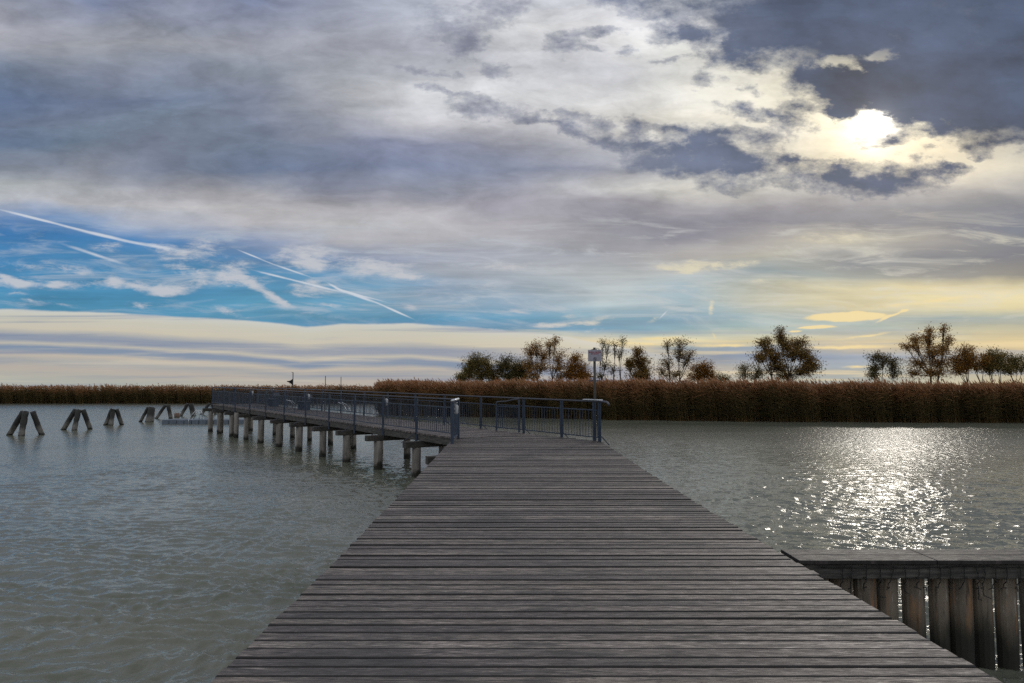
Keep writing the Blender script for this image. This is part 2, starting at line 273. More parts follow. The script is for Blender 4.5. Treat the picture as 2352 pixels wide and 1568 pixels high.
# ------------------------------------------------------------------ helpers
def tag(o, label=None, cat=None, group=None, kind=None):
    if label: o['label'] = label
    if cat: o['category'] = cat
    if group: o['group'] = group
    if kind: o['kind'] = kind
    return o
def empty(name, loc=(0, 0, 0), rz=0.0):
    o = bpy.data.objects.new(name, None); COL.objects.link(o); o.location = loc; o.rotation_euler = (0, 0, rz)
    o.empty_display_size = 0.3
    return o
class MB:
    def __init__(self): self.v = []; self.f = []; self.c = []
    def add(self, vs, fs, c=0.5):
        b = len(self.v); self.v += [tuple(x) for x in vs]; self.f += [tuple(b + i for i in f) for f in fs]; self.c += [c] * len(fs)
    def box(self, lo, hi, c=0.5, M=None):
        x0, y0, z0 = lo; x1, y1, z1 = hi
        vs = [(x0,y0,z0),(x1,y0,z0),(x1,y1,z0),(x0,y1,z0),(x0,y0,z1),(x1,y0,z1),(x1,y1,z1),(x0,y1,z1)]
        if M: vs = [M @ Vector(p) for p in vs]
        self.add(vs, [(0,3,2,1),(4,5,6,7),(0,1,5,4),(1,2,6,5),(2,3,7,6),(3,0,4,7)], c)
    def tube(self, pts, rad, n=8, c=0.5, flat=1.0):
        pts = [Vector(p) for p in pts]; k = len(pts)
        if not hasattr(rad, '__len__'): rad = [rad] * k
        rings = []; up0 = Vector((0, 0, 1))
        for i, p in enumerate(pts):
            d = (pts[min(i + 1, k - 1)] - pts[max(i - 1, 0)]).normalized()
            up = up0 if abs(d.z) < 0.95 else Vector((1, 0, 0))
            a = d.cross(up).normalized(); b = a.cross(d).normalized()
            rings.append([p + (a * math.cos(t) + b * math.sin(t) * flat) * rad[i] for t in (2 * math.pi * j / n for j in range(n))])
        vs = [q for r in rings for q in r]
        fs = [(i*n+j, i*n+(j+1)%n, (i+1)*n+(j+1)%n, (i+1)*n+j) for i in range(k-1) for j in range(n)]
        fs += [tuple(range(n-1, -1, -1)), tuple((k-1)*n + j for j in range(n))]
        self.add(vs, fs, c)
    def bar(self, a, b, w, h, c=0.5):
        """square bar from a to b: w across, h upright"""
        a = Vector(a); b = Vector(b); d = (b - a).normalized()
        up = Vector((0, 0, 1)) if abs(d.z) < 0.9 else Vector((0, 1, 0))
        s = d.cross(up).normalized(); t = s.cross(d).normalized()
        s = s * w / 2; t = t * h / 2
        vs = [a - s - t, a + s - t, a + s + t, a - s + t, b - s - t, b + s - t, b + s + t, b - s + t]
        self.add(vs, [(3,2,1,0),(4,5,6,7),(0,1,5,4),(1,2,6,5),(2,3,7,6),(3,0,4,7)], c)
    def build(self, name, mat, parent=None, smooth=False, bevel=0.0):
        me = bpy.data.meshes.new(name); me.from_pydata(self.v, [], self.f)
        at = me.attributes.new('rnd', 'FLOAT', 'FACE'); at.data.foreach_set('value', self.c)
        if smooth: me.polygons.foreach_set('use_smooth', [True] * len(self.f))
        me.materials.append(mat); me.update()
        o = bpy.data.objects.new(name, me); COL.objects.link(o)
        if parent: o.parent = parent
        if bevel:
            m = o.modifiers.new('bevel', 'BEVEL'); m.width = bevel; m.segments = 2; m.limit_method = 'ANGLE'
        return o
def np_mesh(name, V, F, mat, rnd=None, smooth=False, parent=None):
    me = bpy.data.meshes.new(name); nv, nf = len(V), len(F); k = F.shape[1]
    me.vertices.add(nv); me.vertices.foreach_set('co', V.astype(np.float32).ravel())
    me.loops.add(nf * k); me.loops.foreach_set('vertex_index', F.astype(np.int32).ravel())
    me.polygons.add(nf); me.polygons.foreach_set('loop_start', np.arange(nf, dtype=np.int32) * k)
    me.polygons.foreach_set('loop_total', np.full(nf, k, dtype=np.int32))
    if smooth: me.polygons.foreach_set('use_smooth', np.ones(nf, dtype=bool))
    if rnd is not None:
        at = me.attributes.new('rnd', 'FLOAT', 'FACE'); at.data.foreach_set('value', rnd.astype(np.float32))
    me.materials.append(mat); me.update(calc_edges=True); me.validate()
    o = bpy.data.objects.new(name, me); COL.objects.link(o)
    if parent: o.parent = parent
    return o

class Mat:
    """small node-tree writer for one surface"""
    def __init__(self, name):
        self.m = bpy.data.materials.new(name); self.m.use_nodes = True
        self.t = self.m.node_tree; self.N = self.t.nodes; self.L = self.t.links
        self.b = self.N['Principled BSDF']; self.tc = self.N.new('ShaderNodeTexCoord')
        self.obj = self.tc.outputs['Object']
    def new(self, ty, **k):
        n = self.N.new(ty)
        for a, b in k.items(): setattr(n, a, b)
        return n
    def put(self, n, i, v):
        if hasattr(v, 'is_output'): self.L.new(v, n.inputs[i])
        elif v is not None: n.inputs[i].default_value = v
    def math(self, op, a, b=None, c=None, clamp=False):
        n = self.new('ShaderNodeMath', operation=op, use_clamp=clamp)
        self.put(n, 0, a); self.put(n, 1, b); self.put(n, 2, c); return n.outputs[0]
    def mr(self, v, a, b, c=0.0, d=1.0):
        n = self.new('ShaderNodeMapRange', interpolation_type='SMOOTHSTEP')
        for i, x in enumerate((v, a, b, c, d)): self.put(n, i, x)
        return n.outputs[0]
    def mapping(self, scale=(1, 1, 1), rot=(0, 0, 0), vec=None):
        n = self.new('ShaderNodeMapping'); self.L.new(vec or self.obj, n.inputs[0])
        n.inputs[3].default_value = scale; n.inputs[2].default_value = rot; return n.outputs[0]
    def noise(self, vec, scale=1, detail=4, rough=0.55, dist=0.0):
        n = self.new('ShaderNodeTexNoise'); self.L.new(vec, n.inputs['Vector'])
        n.inputs['Scale'].default_value = scale; n.inputs['Detail'].default_value = detail
        n.inputs['Roughness'].default_value = rough; n.inputs['Distortion'].default_value = dist; return n.outputs['Fac']
    def attr(self, name='rnd'):
        n = self.new('ShaderNodeAttribute', attribute_name=name); return n.outputs['Fac']
    def mix(self, f, a, b, mode='MIX'):
        n = self.new('ShaderNodeMix', data_type='RGBA', blend_type=mode)
        self.put(n, 0, f); self.put(n, 6, a if hasattr(a, 'is_output') else (*a, 1)); self.put(n, 7, b if hasattr(b, 'is_output') else (*b, 1))
        return n.outputs[2]
    def ramp(self, f, stops):
        n = self.new('ShaderNodeValToRGB'); self.L.new(f, n.inputs[0]); cr = n.color_ramp
        cr.elements[0].position = stops[0][0]; cr.elements[0].color = (*stops[0][1], 1)
        cr.elements[1].position = stops[-1][0]; cr.elements[1].color = (*stops[-1][1], 1)
        for p, c in stops[1:-1]:
            e = cr.elements.new(p); e.color = (*c, 1)
        return n.outputs[0]
    def bump(self, h, strength=0.5, dist=0.01, normal=None):
        n = self.new('ShaderNodeBump'); self.L.new(h, n.inputs['Height'])
        n.inputs['Strength'].default_value = strength; n.inputs['Distance'].default_value = dist
        if normal: self.L.new(normal, n.inputs['Normal'])
        return n.outputs[0]
    def out(self, color=None, rough=None, normal=None, **k):
        if color is not None: self.put(self.b, 'Base Color', color if hasattr(color, 'is_output') else (*color, 1))
        if rough is not None: self.put(self.b, 'Roughness', rough)
        if normal is not None: self.L.new(normal, self.b.inputs['Normal'])
        for a, v in k.items(): self.put(self.b, a.replace('_', ' '), v)
        return self.m

# ------------------------------------------------------------------ materials
def m_deck(name, tint=(1, 1, 1)):
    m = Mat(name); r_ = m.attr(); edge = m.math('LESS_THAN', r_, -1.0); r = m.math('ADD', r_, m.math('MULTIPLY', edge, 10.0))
    sx = m.new('ShaderNodeSeparateXYZ'); m.L.new(m.obj, sx.inputs[0])
    cx = m.new('ShaderNodeCombineXYZ'); m.put(cx, 0, m.math('ADD', sx.outputs[0], m.math('MULTIPLY', r, 37.0))); m.put(cx, 1, sx.outputs[1]); m.put(cx, 2, m.math('MULTIPLY', r, 91.0))
    V = cx.outputs[0]
    grain = m.noise(m.mapping((6.0, 60, 1), vec=V), 1, 8, 0.74, 1.0)
    fine = m.noise(m.mapping((5, 110, 1), vec=V), 1, 5, 0.78, 1.2)
    blot = m.noise(m.mapping((1.6, 9, 1), vec=V), 1, 4, 0.6, 0.5)
    big = m.noise(m.mapping((0.55, 0.42, 1)), 1, 3, 0.5)
    base = m.ramp(grain, [(0.35, (0.020, 0.018, 0.017)), (0.45, (0.085, 0.075, 0.071)), (0.54, (0.165, 0.149, 0.140)), (0.66, (0.42, 0.385, 0.36))])
    tone = m.ramp(r, [(0.0, (0.48, 0.45, 0.48)), (0.25, (0.72, 0.68, 0.70)), (0.6, (0.95, 0.90, 0.88)), (0.85, (1.15, 1.09, 1.04)), (1.0, (1.5, 1.46, 1.44))])
    c = m.mix(1.0, base, tone, 'MULTIPLY')
    c = m.mix(m.mr(blot, 0.50, 0.66, 0, 0.8), c, (0.022, 0.021, 0.023))
    c = m.mix(m.mr(big, 0.53, 0.68, 0, 0.6), c, (0.028, 0.026, 0.027))
    c = m.mix(m.mr(fine, 0.60, 0.68, 0, 0.75), c, (0.008, 0.008, 0.009))
    moss = m.noise(m.mapping((1.3, 6, 1), vec=V), 1, 3, 0.5)
    c = m.mix(m.mr(moss, 0.66, 0.8, 0, 0.35), c, (0.085, 0.060, 0.030))
    kn = m.new('ShaderNodeTexVoronoi'); m.L.new(m.mapping((1.9, 7.5, 1), vec=V), kn.inputs['Vector']); kn.inputs['Scale'].default_value = 1.0
    c = m.mix(m.mr(kn.outputs['Distance'], 0.17, 0.06, 0, 0.85), c, (0.012, 0.011, 0.012))
    k2 = m.new('ShaderNodeTexVoronoi'); m.L.new(m.mapping((6.5, 26, 1), vec=V), k2.inputs['Vector']); k2.inputs['Scale'].default_value = 1.0
    c = m.mix(m.mr(k2.outputs['Distance'], 0.16, 0.07, 0, 0.8), c, (0.012, 0.011, 0.012))
    c = m.mix(1.0, c, tint, 'MULTIPLY')
    c = m.mix(edge, c, (0.010, 0.009, 0.009))        # grime on joints and board edges, painted near black to deepen the gap shade
    h = m.math('ADD', m.math('MULTIPLY', grain, 0.7), m.math('MULTIPLY', m.mr(fine, 0.72, 0.58), 0.5))
    return m.out(c, m.mr(grain, 0.3, 0.7, 0.75, 0.5), m.bump(h, 0.8, 0.006), Specular_IOR_Level=0.5)
def m_dark_wood(name='dark wood', base=(0.035, 0.031, 0.029), hi=(0.085, 0.078, 0.07)):
    m = Mat(name)
    g = m.noise(m.mapping((3, 3, 30)), 1, 6, 0.65, 0.6); b = m.noise(m.obj, 1.7, 4)
    c = m.mix(m.mr(g, 0.35, 0.7), base, hi); c = m.mix(m.mr(b, 0.5, 0.7, 0, 0.6), c, (0.03, 0.032, 0.022))
    return m.out(c, 0.85, m.bump(g, 0.6, 0.008))
def m_pile(name, pale, dark_top=None, wet=0.28, stain=False):
    m = Mat(name)
    g = m.noise(m.mapping((9, 9, 0.8)), 1, 6, 0.6, 0.5); s = m.noise(m.mapping((4, 4, 1.4)), 1, 5, 0.6)
    sx = m.new('ShaderNodeSeparateXYZ'); gm = m.new('ShaderNodeNewGeometry'); m.L.new(gm.outputs['Position'], sx.inputs[0]); z = sx.outputs[2]
    c = m.mix(m.mr(g, 0.3, 0.7), tuple(x * 0.5 for x in pale), pale)
    c = m.mix(m.mr(s, 0.52, 0.7, 0, 0.6), c, (0.06, 0.055, 0.045))
    if stain:
        st = m.noise(m.mapping((11, 11, 1.1)), 1, 5, 0.65, 0.6); s3 = m.noise(m.mapping((14, 14, 2.5)), 1.0, 5, 0.7)
        c = m.mix(m.mr(st, 0.53, 0.66, 0, 0.75), c, (0.30, 0.15, 0.055)); c = m.mix(m.mr(s3, 0.55, 0.68, 0, 0.8), c, (0.035, 0.030, 0.024))
        c = m.mix(m.mr(s3, 0.42, 0.32, 0, 0.6), c, (0.34, 0.31, 0.27))
    zz = m.math('ADD', z, m.math('MULTIPLY', m.math('SUBTRACT', s, 0.5), 0.5))
    c = m.mix(m.mr(zz, wet, wet * 0.35), c, (0.016, 0.017, 0.011))       # algae and wet band at the waterline
    if dark_top:
        c = m.mix(m.mr(zz, dark_top - 0.25, dark_top + 0.2), c, (0.022, 0.022, 0.020))   # black weathered head
    return m.out(c, 0.8, m.bump(g, 0.7, 0.01))
def m_metal(name, c0, rough=0.5, metallic=0.35, rust=0.2):
    m = Mat(name); n = m.noise(m.obj, 6, 5); n2 = m.noise(m.mapping((20, 20, 4)), 1, 5)
    c = m.mix(m.mr(n, 0.35, 0.7), tuple(x * 0.75 for x in c0), c0)
    c = m.mix(m.mr(n2, 0.6, 0.8, 0, rust), c, (0.07, 0.05, 0.035))
    return m.out(c, m.mr(n, 0.3, 0.7, rough - 0.08, rough + 0.12), m.bump(n, 0.15, 0.002), Metallic=metallic)
def m_leaf(name, cols, trans=0.45):
    m = Mat(name); r = m.attr()
    k = len(cols); c = m.ramp(r, [(i / (k - 1), x) for i, x in enumerate(cols)])
    d = m.new('ShaderNodeBsdfDiffuse'); t = m.new('ShaderNodeBsdfTranslucent'); mx = m.new('ShaderNodeMixShader')
    m.L.new(c, d.inputs[0]); m.L.new(c, t.inputs[0]); mx.inputs[0].default_value = trans
    m.L.new(d.outputs[0], mx.inputs[1]); m.L.new(t.outputs[0], mx.inputs[2])
    m.L.new(mx.outputs[0], m.N['Material Output'].inputs[0]); return m.m
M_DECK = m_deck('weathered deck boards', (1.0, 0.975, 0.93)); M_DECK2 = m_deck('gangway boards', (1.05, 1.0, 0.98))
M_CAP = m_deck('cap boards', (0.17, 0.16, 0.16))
M_BEAM = m_dark_wood(); M_FASCIA = m_dark_wood('grey edge beam', (0.03, 0.029, 0.027), (0.10, 0.095, 0.085))
M_PILE = m_pile('grey timber pile', (0.27, 0.25, 0.22)); M_DOLPH = m_pile('old pile black at the top', (0.17, 0.165, 0.15), dark_top=0.5, wet=0.14)
M_WALL = m_pile('stained wall pile', (0.20, 0.165, 0.125), wet=0.60, stain=True)
M_RAIL = m_metal('blue grey paint', (0.040, 0.060, 0.095)); M_TOP = m_metal('worn handrail', (0.075, 0.082, 0.105), 0.5, 0.25)
M_STEEL = m_metal('bright steel', (0.62, 0.66, 0.70), 0.35, 0.8, 0.05); M_LAMP = m_metal('white lamp housing', (0.42, 0.44, 0.46), 0.5, 0.0, 0.05)
M_POLE = m_metal('dark pole', (0.055, 0.05, 0.045), 0.6, 0.1); M_FLAG = m_metal('black cloth', (0.015, 0.015, 0.02), 0.9, 0.0, 0.0)
M_SIGN = m_metal('sign panel', (0.36, 0.36, 0.42), 0.6, 0.0, 0.1); M_RED = m_metal('sign red', (0.35, 0.02, 0.04), 0.6, 0.0, 0.0); M_BLACK = m_metal('sign black', (0.02, 0.02, 0.03), 0.6, 0.0, 0.0)
M_FLOAT = m_metal('blue grey float', (0.12, 0.15, 0.19), 0.7, 0.0, 0.3); M_CABLE = m_metal('black cable', (0.008, 0.008, 0.008), 0.6, 0.0, 0.0)
M_BARK = m_dark_wood('bark', (0.035, 0.028, 0.022), (0.09, 0.075, 0.06))

# ------------------------------------------------------------------ water
def water_material():
    m = Mat('lake water')
    gm = m.new('ShaderNodeNewGeometry'); pos = gm.outputs['Position']
    rip = m.noise(m.mapping((9, 14, 1), (0, 0, R(-16)), vec=pos), 1, 2, 0.5, 0.4)
    mid = m.noise(m.mapping((5.2, 2.3, 1), (0, 0, R(-14)), vec=pos), 1, 2, 0.5, 0.5)
    lng = m.noise(m.mapping((0.10, 0.22, 1), (0, 0, R(-10)), vec=pos), 1, 2, 0.5)
    ln = m.new('ShaderNodeVectorMath', operation='LENGTH'); m.L.new(pos, ln.inputs[0])
    far = m.mr(ln.outputs['Value'], 12, 38)                     # ripples too fine for the mesh out there
    b1 = m.bump(mid, 1.0, 0.036); m.put(b1.node, 0, m.math('ADD', 0.05, m.math('MULTIPLY', far, 0.95)))
    b2 = m.bump(rip, 1.0, 0.010, b1)
    patch = m.mr(lng, 0.35, 0.65, 0.0, 1.0)
    c = m.mix(patch, (0.098, 0.107, 0.080), (0.135, 0.142, 0.110))
    return m.out(c, m.math('ADD', 0.035, m.math('MULTIPLY', far, 0.12)), b2, IOR=1.33)
SLOPE = 0.34
def build_water():
    inner = np.linspace(-44, 44, 1250); left = np.linspace(-180, -46, 70); right = np.linspace(46, 176, 68)
    az = np.radians(np.concatenate([left, inner, right]))
    r = np.concatenate([np.geomspace(0.8, 3.2, 50)[:-1], np.geomspace(3.2, 75, 820)[:-1], np.geomspace(75, 9000, 60)])
    A, Rr = np.meshgrid(az, r); X = (Rr * np.sin(A)).ravel(); Y = (Rr * np.cos(A)).ravel()
    dr = np.gradient(r); DR = np.repeat(dr, len(az)); DR = np.maximum(DR, np.repeat(r, len(az)) * 0.0013)
    Z = np.zeros_like(X)
    near = np.where(Rr.ravel() < 76)[0]; x = X[near]; y = Y[near]; z = np.zeros(len(near)); d = DR[near]
    g = np.random.default_rng(5)
    # two noise fields break up the regular crests
    wx = x + 0.14 * np.sin(0.9 * y + 0.7 * x) + 0.2 * np.sin(2.3 * x - 1.7 * y); wy = y + 0.12 * np.sin(1.1 * x - 0.6 * y) + 0.15 * np.sin(2.9 * y + 1.3 * x)
    waves = []
    for i in range(64):
        lam = 0.10 * (1.3 / 0.10) ** g.random()
        waves.append((lam, math.exp(-(math.log(lam / 0.24)) ** 2 / (2 * 0.55 ** 2)) * (0.6 + 0.8 * g.random()), R(-101) + g.normal(0, 0.55), g.random() * 6.28))
    cs = SLOPE / math.sqrt(sum(w * w for _, w, _, _ in waves) / 2)
    for lam, w, th, ph in waves:
        k = 2 * math.pi / lam; a = cs * w / k
        fade = np.clip((lam / d - 2.2) / 2.5, 0, 1)
        s = 0.5 + 0.5 * np.sin(k * (wx * math.cos(th) + wy * math.sin(th)) + ph)
        z += a * fade * (2 * s ** 2.3 - 0.75)
    gust = 0.75 + 0.25 * np.sin(0.33 * x + 0.21 * y + 1) * np.sin(0.19 * y - 0.27 * x)
    Z[near] = z * gust * (1 - 0.35 * np.clip((np.hypot(x, y) - 12) / 25, 0, 1))
    V = np.stack([X, Y, Z], 1); na = len(az); nr = len(r)
    i, j = np.meshgrid(np.arange(nr - 1), np.arange(na - 1), indexing='ij'); q = (i * na + j).ravel()
    F = np.stack([q, q + 1, q + na + 1, q + na], 1)[:, ::-1]
    i = np.arange(nr - 1); wrap = np.stack([i * na + na - 1, i * na, (i + 1) * na, (i + 1) * na + na - 1], 1)[:, ::-1]
    V = np.vstack([V, [[0, 0, 0]]]); 
    F = np.vstack([F, wrap]); jj = np.arange(na); fan = np.stack([np.full(na, len(V) - 1), (jj + 1) % na, jj], 1)
    F = np.vstack([F, np.stack([fan[:, 0], fan[:, 1], fan[:, 2], fan[:, 2]], 1)[:0]])
    o = np_mesh('water', V[:-1], F, water_material(), smooth=True)
    return tag(o, kind='structure')
water = build_water()

# ------------------------------------------------------------------ main boardwalk
DECK0 = EYE - 1.6
def lerp_tab(y, tab):
    if y <= tab[0][0]: return tab[0][1]
    for (a, va), (b, vb) in zip(tab, tab[1:]):
        if y <= b: return va + (vb - va) * (y - a) / (b - a)
    return tab[-1][1]
def deck_z(y): return EYE - lerp_tab(y, [(7, 1.60), (10, 1.555), (13, 1.50), (17, 1.43), (18.6, 1.395), (20, 1.36), (23, 1.33)])
GD = Vector((-0.569, 0.822, 0)).normalized(); GN = Vector((GD.y, -GD.x, 0))      # gangway direction, and to its right
L0 = Vector((-1.50, 20.0, 0)); GW = 2.69; GLEN = 31.0
def gang_z(s): return EYE - (1.345 - 0.0143 * s)
R0p = L0 + GN * GW
def right_line_x(y): return 2.35 + (y - 19.17) * GD.x / GD.y

bw = empty('boardwalk', (0, 0, 0)); tag(bw, 'wide grey plank boardwalk running straight ahead over the water in the foreground', 'boardwalk')
mb = MB(); pitch = 0.1450; y = -3.0
chordL = L0; chordR = R0p
while y < 22.1:
    r = random.random(); w = pitch - 0.014 - random.random() ** 3 * 0.020
    y0, y1 = y, y + w; zc = deck_z(y + w / 2) + random.uniform(-0.0045, 0.0045)
    def xl(t):
        if t <= 19.95: return -1.66 
        return L0.x + (t - L0.y) * GN.x / GN.y
    def xr(t):
        if t <= 19.17: return lerp_tab(t, [(4, 2.70), (7, 2.64), (11, 2.52), (19.17, 2.40)])
        return min(2.40, right_line_x(t) + 0.05)
    jl, jr = random.gauss(0, 0.005), random.gauss(0, 0.007)
    sk = random.uniform(-0.004, 0.004)
    X = [xl(y0) + jl, xr(y0) + jr, xr(y1) + jr, xl(y1) + jl]
    if X[1] - X[0] > 0.1 and X[2] > X[3] - 0.02:
        ch = 0.007; t0, t1 = random.uniform(-.002, .002), random.uniform(-.002, .002)
        zz = [zc + t0 - sk, zc + t0 + sk, zc + t1 + sk, zc + t1 - sk]
        X[2] = max(X[2], X[3] + 0.01)
        Ys = [y0, y0, y1, y1]
        vs = [(X[i], Ys[i], zz[i] - 0.045) for i in range(4)] + [(X[i], Ys[i], zz[i] - ch) for i in range(4)] + \
             [(X[i] + (ch, -ch, -ch, ch)[i], Ys[i] + (ch, ch, -ch, -ch)[i], zz[i]) for i in range(4)]
        fs = [(3,2,1,0),(8,9,10,11)] + [(i, (i+1)%4, 4+(i+1)%4, 4+i) for i in range(4)] + [(4+i, 4+(i+1)%4, 8+(i+1)%4, 8+i) for i in range(4)]
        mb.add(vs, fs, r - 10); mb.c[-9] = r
    y += pitch
mb.build('decking', M_DECK, bw)
for x in (-1.35, -0.35, 0.55, 1.5, 2.25):
    b = MB(); b.bar((x, -3, DECK0 - 0.155), (x, 7, DECK0 - 0.155), 0.10, 0.2); b.bar((x, 7.01, DECK0 - 0.155), (x, 19.0, deck_z(19) - 0.155), 0.098, 0.2)
    b.build('joist', M_BEAM, bw)
for yy in (-2, 1.2, 4.4, 8.6, 11.8, 15.0, 18.3):
    z = deck_z(yy) - 0.36
    b = MB(); b.box((-1.50, yy - 0.12, z - 0.1), (2.25, yy + 0.12, z + 0.1)); b.build('cross_beam', M_BEAM, bw)
    for x in (-1.25, 0.5, 2.0):
        b = MB(); b.tube([(x, yy, -0.8), (x, yy, 0.2), (x, yy, z - 0.102)], [0.135, 0.13, 0.12], 14); b.build('pile', M_PILE, bw, smooth=True)
b = MB(); b.bar((-2.15, 18.05, deck_z(18) - 0.36), (-1.52, 18.3, deck_z(18) - 0.36), 0.22, 0.2); b.build('beam_end', M_BEAM, bw)

# ------------------------------------------------------------------ gangway
gw = empty('gangway', (L0.x, L0.y, 0), math.atan2(GD.y, GD.x) - math.pi / 2)
tag(gw, 'narrow plank gangway on timber piles climbing away to the left', 'gangway')
# local axes: +y runs along the gangway, +x to its right
def place(o): o.parent = gw
mb = MB(); s = 0.02
while s < GLEN:
    w = pitch - 0.018; r = random.random(); z = gang_z(s); j = random.gauss(0, 0.006)
    mb.box((-0.02 + j, s, z - 0.045), (GW + 0.02 + j, s + w, z + random.uniform(-.002, .002)), r)
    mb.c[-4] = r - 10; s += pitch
mb.build('decking', M_DECK2, gw)
slope = 0.0143
for x, nm, mt in ((0.06, 'edge_beam', M_FASCIA), (GW / 2, 'joist', M_BEAM), (GW - 0.06, 'edge_beam', M_FASCIA)):
    b = MB(); b.bar((x, 0.0 if x > 1 else -0.35, gang_z(0) - 0.147), (x, GLEN, gang_z(GLEN) - 0.147), 0.11, 0.20); b.build(nm, mt, gw)
FRONT = [2.3, 5.1, 7.9, 10.4, 13.3, 16.2, 19.2, 22.0, 25.2, 28.2, 30.6]
for i, s in enumerate(FRONT):
    z = gang_z(s) - 0.248 - 0.095
    b = MB(); b.box((-0.50 - random.random() * 0.12, s - 0.12, z - 0.095), (GW + 0.15, s + 0.12, z + 0.093)); b.build('cross_beam', M_BEAM, gw, bevel=0.012)
    for x, rr in ((-0.12, 0.14), (GW - 0.35, 0.13)):
        rr *= random.uniform(0.9, 1.12); lean = random.uniform(-0.03, 0.03)
        b = MB(); b.tube([(x + lean, s, -0.9), (x + lean * .5, s, 0.0), (x + lean * .2, s, 0.5), (x, s, z - 0.097)], [rr * 1.06, rr * 1.05, rr, rr * 0.98], 14)
        b.build('pile', M_PILE, gw, smooth=True)
for s, x in ((24.0, -0.15), (29.6, 0.3), (27.0, 0.4), (21.0, 1.4)):
    b = MB(); b.tube([(x, s, -0.9), (x, s, gang_z(s) - 0.26)], 0.13, 12); b.build('pile', M_PILE, gw, smooth=True)

# ------------------------------------------------------------------ railings
def lamp(parent, p, nx, ny):
    """bulkhead lamp on a post: bracket, housing"""
    b = MB(); p = Vector(p); d = Vector((nx, ny, 0)).normalized()
    b.bar(p + Vector((0, 0, 0.0)), p + d * 0.06, 0.06, 0.14); o = b.build('lamp', M_RAIL, parent)
    h = MB(); c = p + d * 0.11
    h.tube([c + Vector((0, 0, -0.13)), c + Vector((0, 0, -0.10)), c + Vector((0, 0, 0.08)), c + Vector((0, 0, 0.12))], [0.03, 0.055, 0.055, 0.02], 12)
    h.build('lamp_glass', M_LAMP, o, smooth=True)
def post_pair(b, p, d, n, z0, z1):
    """post of two flat bars with a gap"""
    p = Vector(p)
    for sgn in (-1, 1):
        q = p + d * (0.048 * sgn)
        b.bar((q.x, q.y, z0), (q.x, q.y, z1), 0.020, 0.085)
    b.bar((p.x, p.y, z0 + 0.004), (p.x, p.y, z1 - 0.004), 0.074, 0.022)
def railing(name, label, origin, d, n, posts, zf, H=1.1, drop=0.35, brace=True, lamps=(), s0=None, s1=None, parent_loc=None):
    """posts: list of distances along d; n: outward side"""
    root = empty(name, (origin.x, origin.y, 0)); tag(root, label, 'railing')
    def P(s, off=0.0, z=0.0):
        q = d * s + n * off; return Vector((q.x, q.y, z))
    sa = posts[0] if s0 is None else s0; sb = posts[-1] if s1 is None else s1
    b = MB(); b.tube([P(sa, 0, zf(sa) + H - 0.028), P(sb, 0, zf(sb) + H - 0.028)], 0.031, 10, flat=0.8); b.build('handrail', M_TOP, root, smooth=True)
    for k, s in enumerate(posts):
        b = MB(); post_pair(b, P(s), d, n, zf(s) - drop, zf(s) + H - 0.052)
        po = b.build('post', M_RAIL, root)
        if brace:
            b = MB(); b.bar(P(s, 0.03, zf(s) - 0.02), P(s, 0.52, zf(s) - 0.30), 0.014, 0.02); b.build('brace', M_TOP, root)
        if k in lamps: lamp(root, P(s + 0.05, -0.02, zf(s) + H - 0.24), *( -n.x + d.x * 0.0, -n.y))
    for a, c in zip(posts, posts[1:]):
        a2, c2 = a + 0.07, c - 0.07
        b = MB()
        for hz, wd, hh in ((H * 0.76, 0.03, 0.028), (0.11, 0.03, 0.028)):
            b.bar(P(a2, 0, zf(a2) + hz), P(c2, 0, zf(c2) + hz), wd, hh)
        nb = max(2, int((c2 - a2) / 0.118))
        for i in range(nb + 1):
            s = a2 + (c2 - a2) * i / nb; w = 0.024 if i in (0, nb, nb // 2) else 0.0125
            b.bar(P(s, 0, zf(s) + 0.125), P(s, 0, zf(s) + H * 0.76 - 0.015), w, w * 0.9)
        b.build('infill_panel', M_RAIL, root)
    return root, P
FL = [2.55, 5.0, 7.5, 10.1, 12.9, 15.9, 18.9, 21.9, 25.0, 27.8, 30.8]
railL, PL = railing('railing', 'long blue grey railing with slim upright bars along the left edge of the gangway', L0, GD, -GN, [0.0] + FL, gang_z, lamps=(2, 5, 8))
RO = L0 + GN * GW
FR = [-2.87, -1.25, 0.62, 3.1, 5.6, 7.95, 10.5, 13.0, 15.8, 18.4, 21.2, 24.2, 27.2, 30.5]
railR, PR = railing('railing', 'long blue grey railing along the right edge of the gangway, starting beside the sign pole', RO, GD, GN, FR, gang_z, drop=0.06, brace=False)
# details of the right railing: doubled end post, pale flat plate, rounded tube end, small deck braces
b = MB(); post_pair(b, PR(-2.66), GD, GN, gang_z(-2.7) - 0.02, gang_z(-2.7) + 1.046); b.build('post', M_RAIL, railR)
b = MB(); b.bar(PR(-2.95, 0, gang_z(-2.9) + 1.112), PR(-2.25, 0, gang_z(-2.3) + 1.112), 0.12, 0.03); b.build('cap_plate', M_STEEL, railR, bevel=0.006)
b = MB(); z = gang_z(-3) + 1.072
b.tube([PR(-2.87, 0, z), PR(-3.05, 0, z), PR(-3.18, 0, z - 0.015), PR(-3.24, 0, z - 0.06), PR(-3.24, 0, z - 0.11)], 0.031, 10); b.build('handrail_end', M_TOP, railR, smooth=True)
for s in FR[:6]:
    b = MB(); b.bar(PR(s - 0.05, 0.02, gang_z(s) + 0.14), PR(s - 0.05, 0.30, gang_z(s) - 0.10), 0.02, 0.02); b.build('brace', M_RAIL, railR)
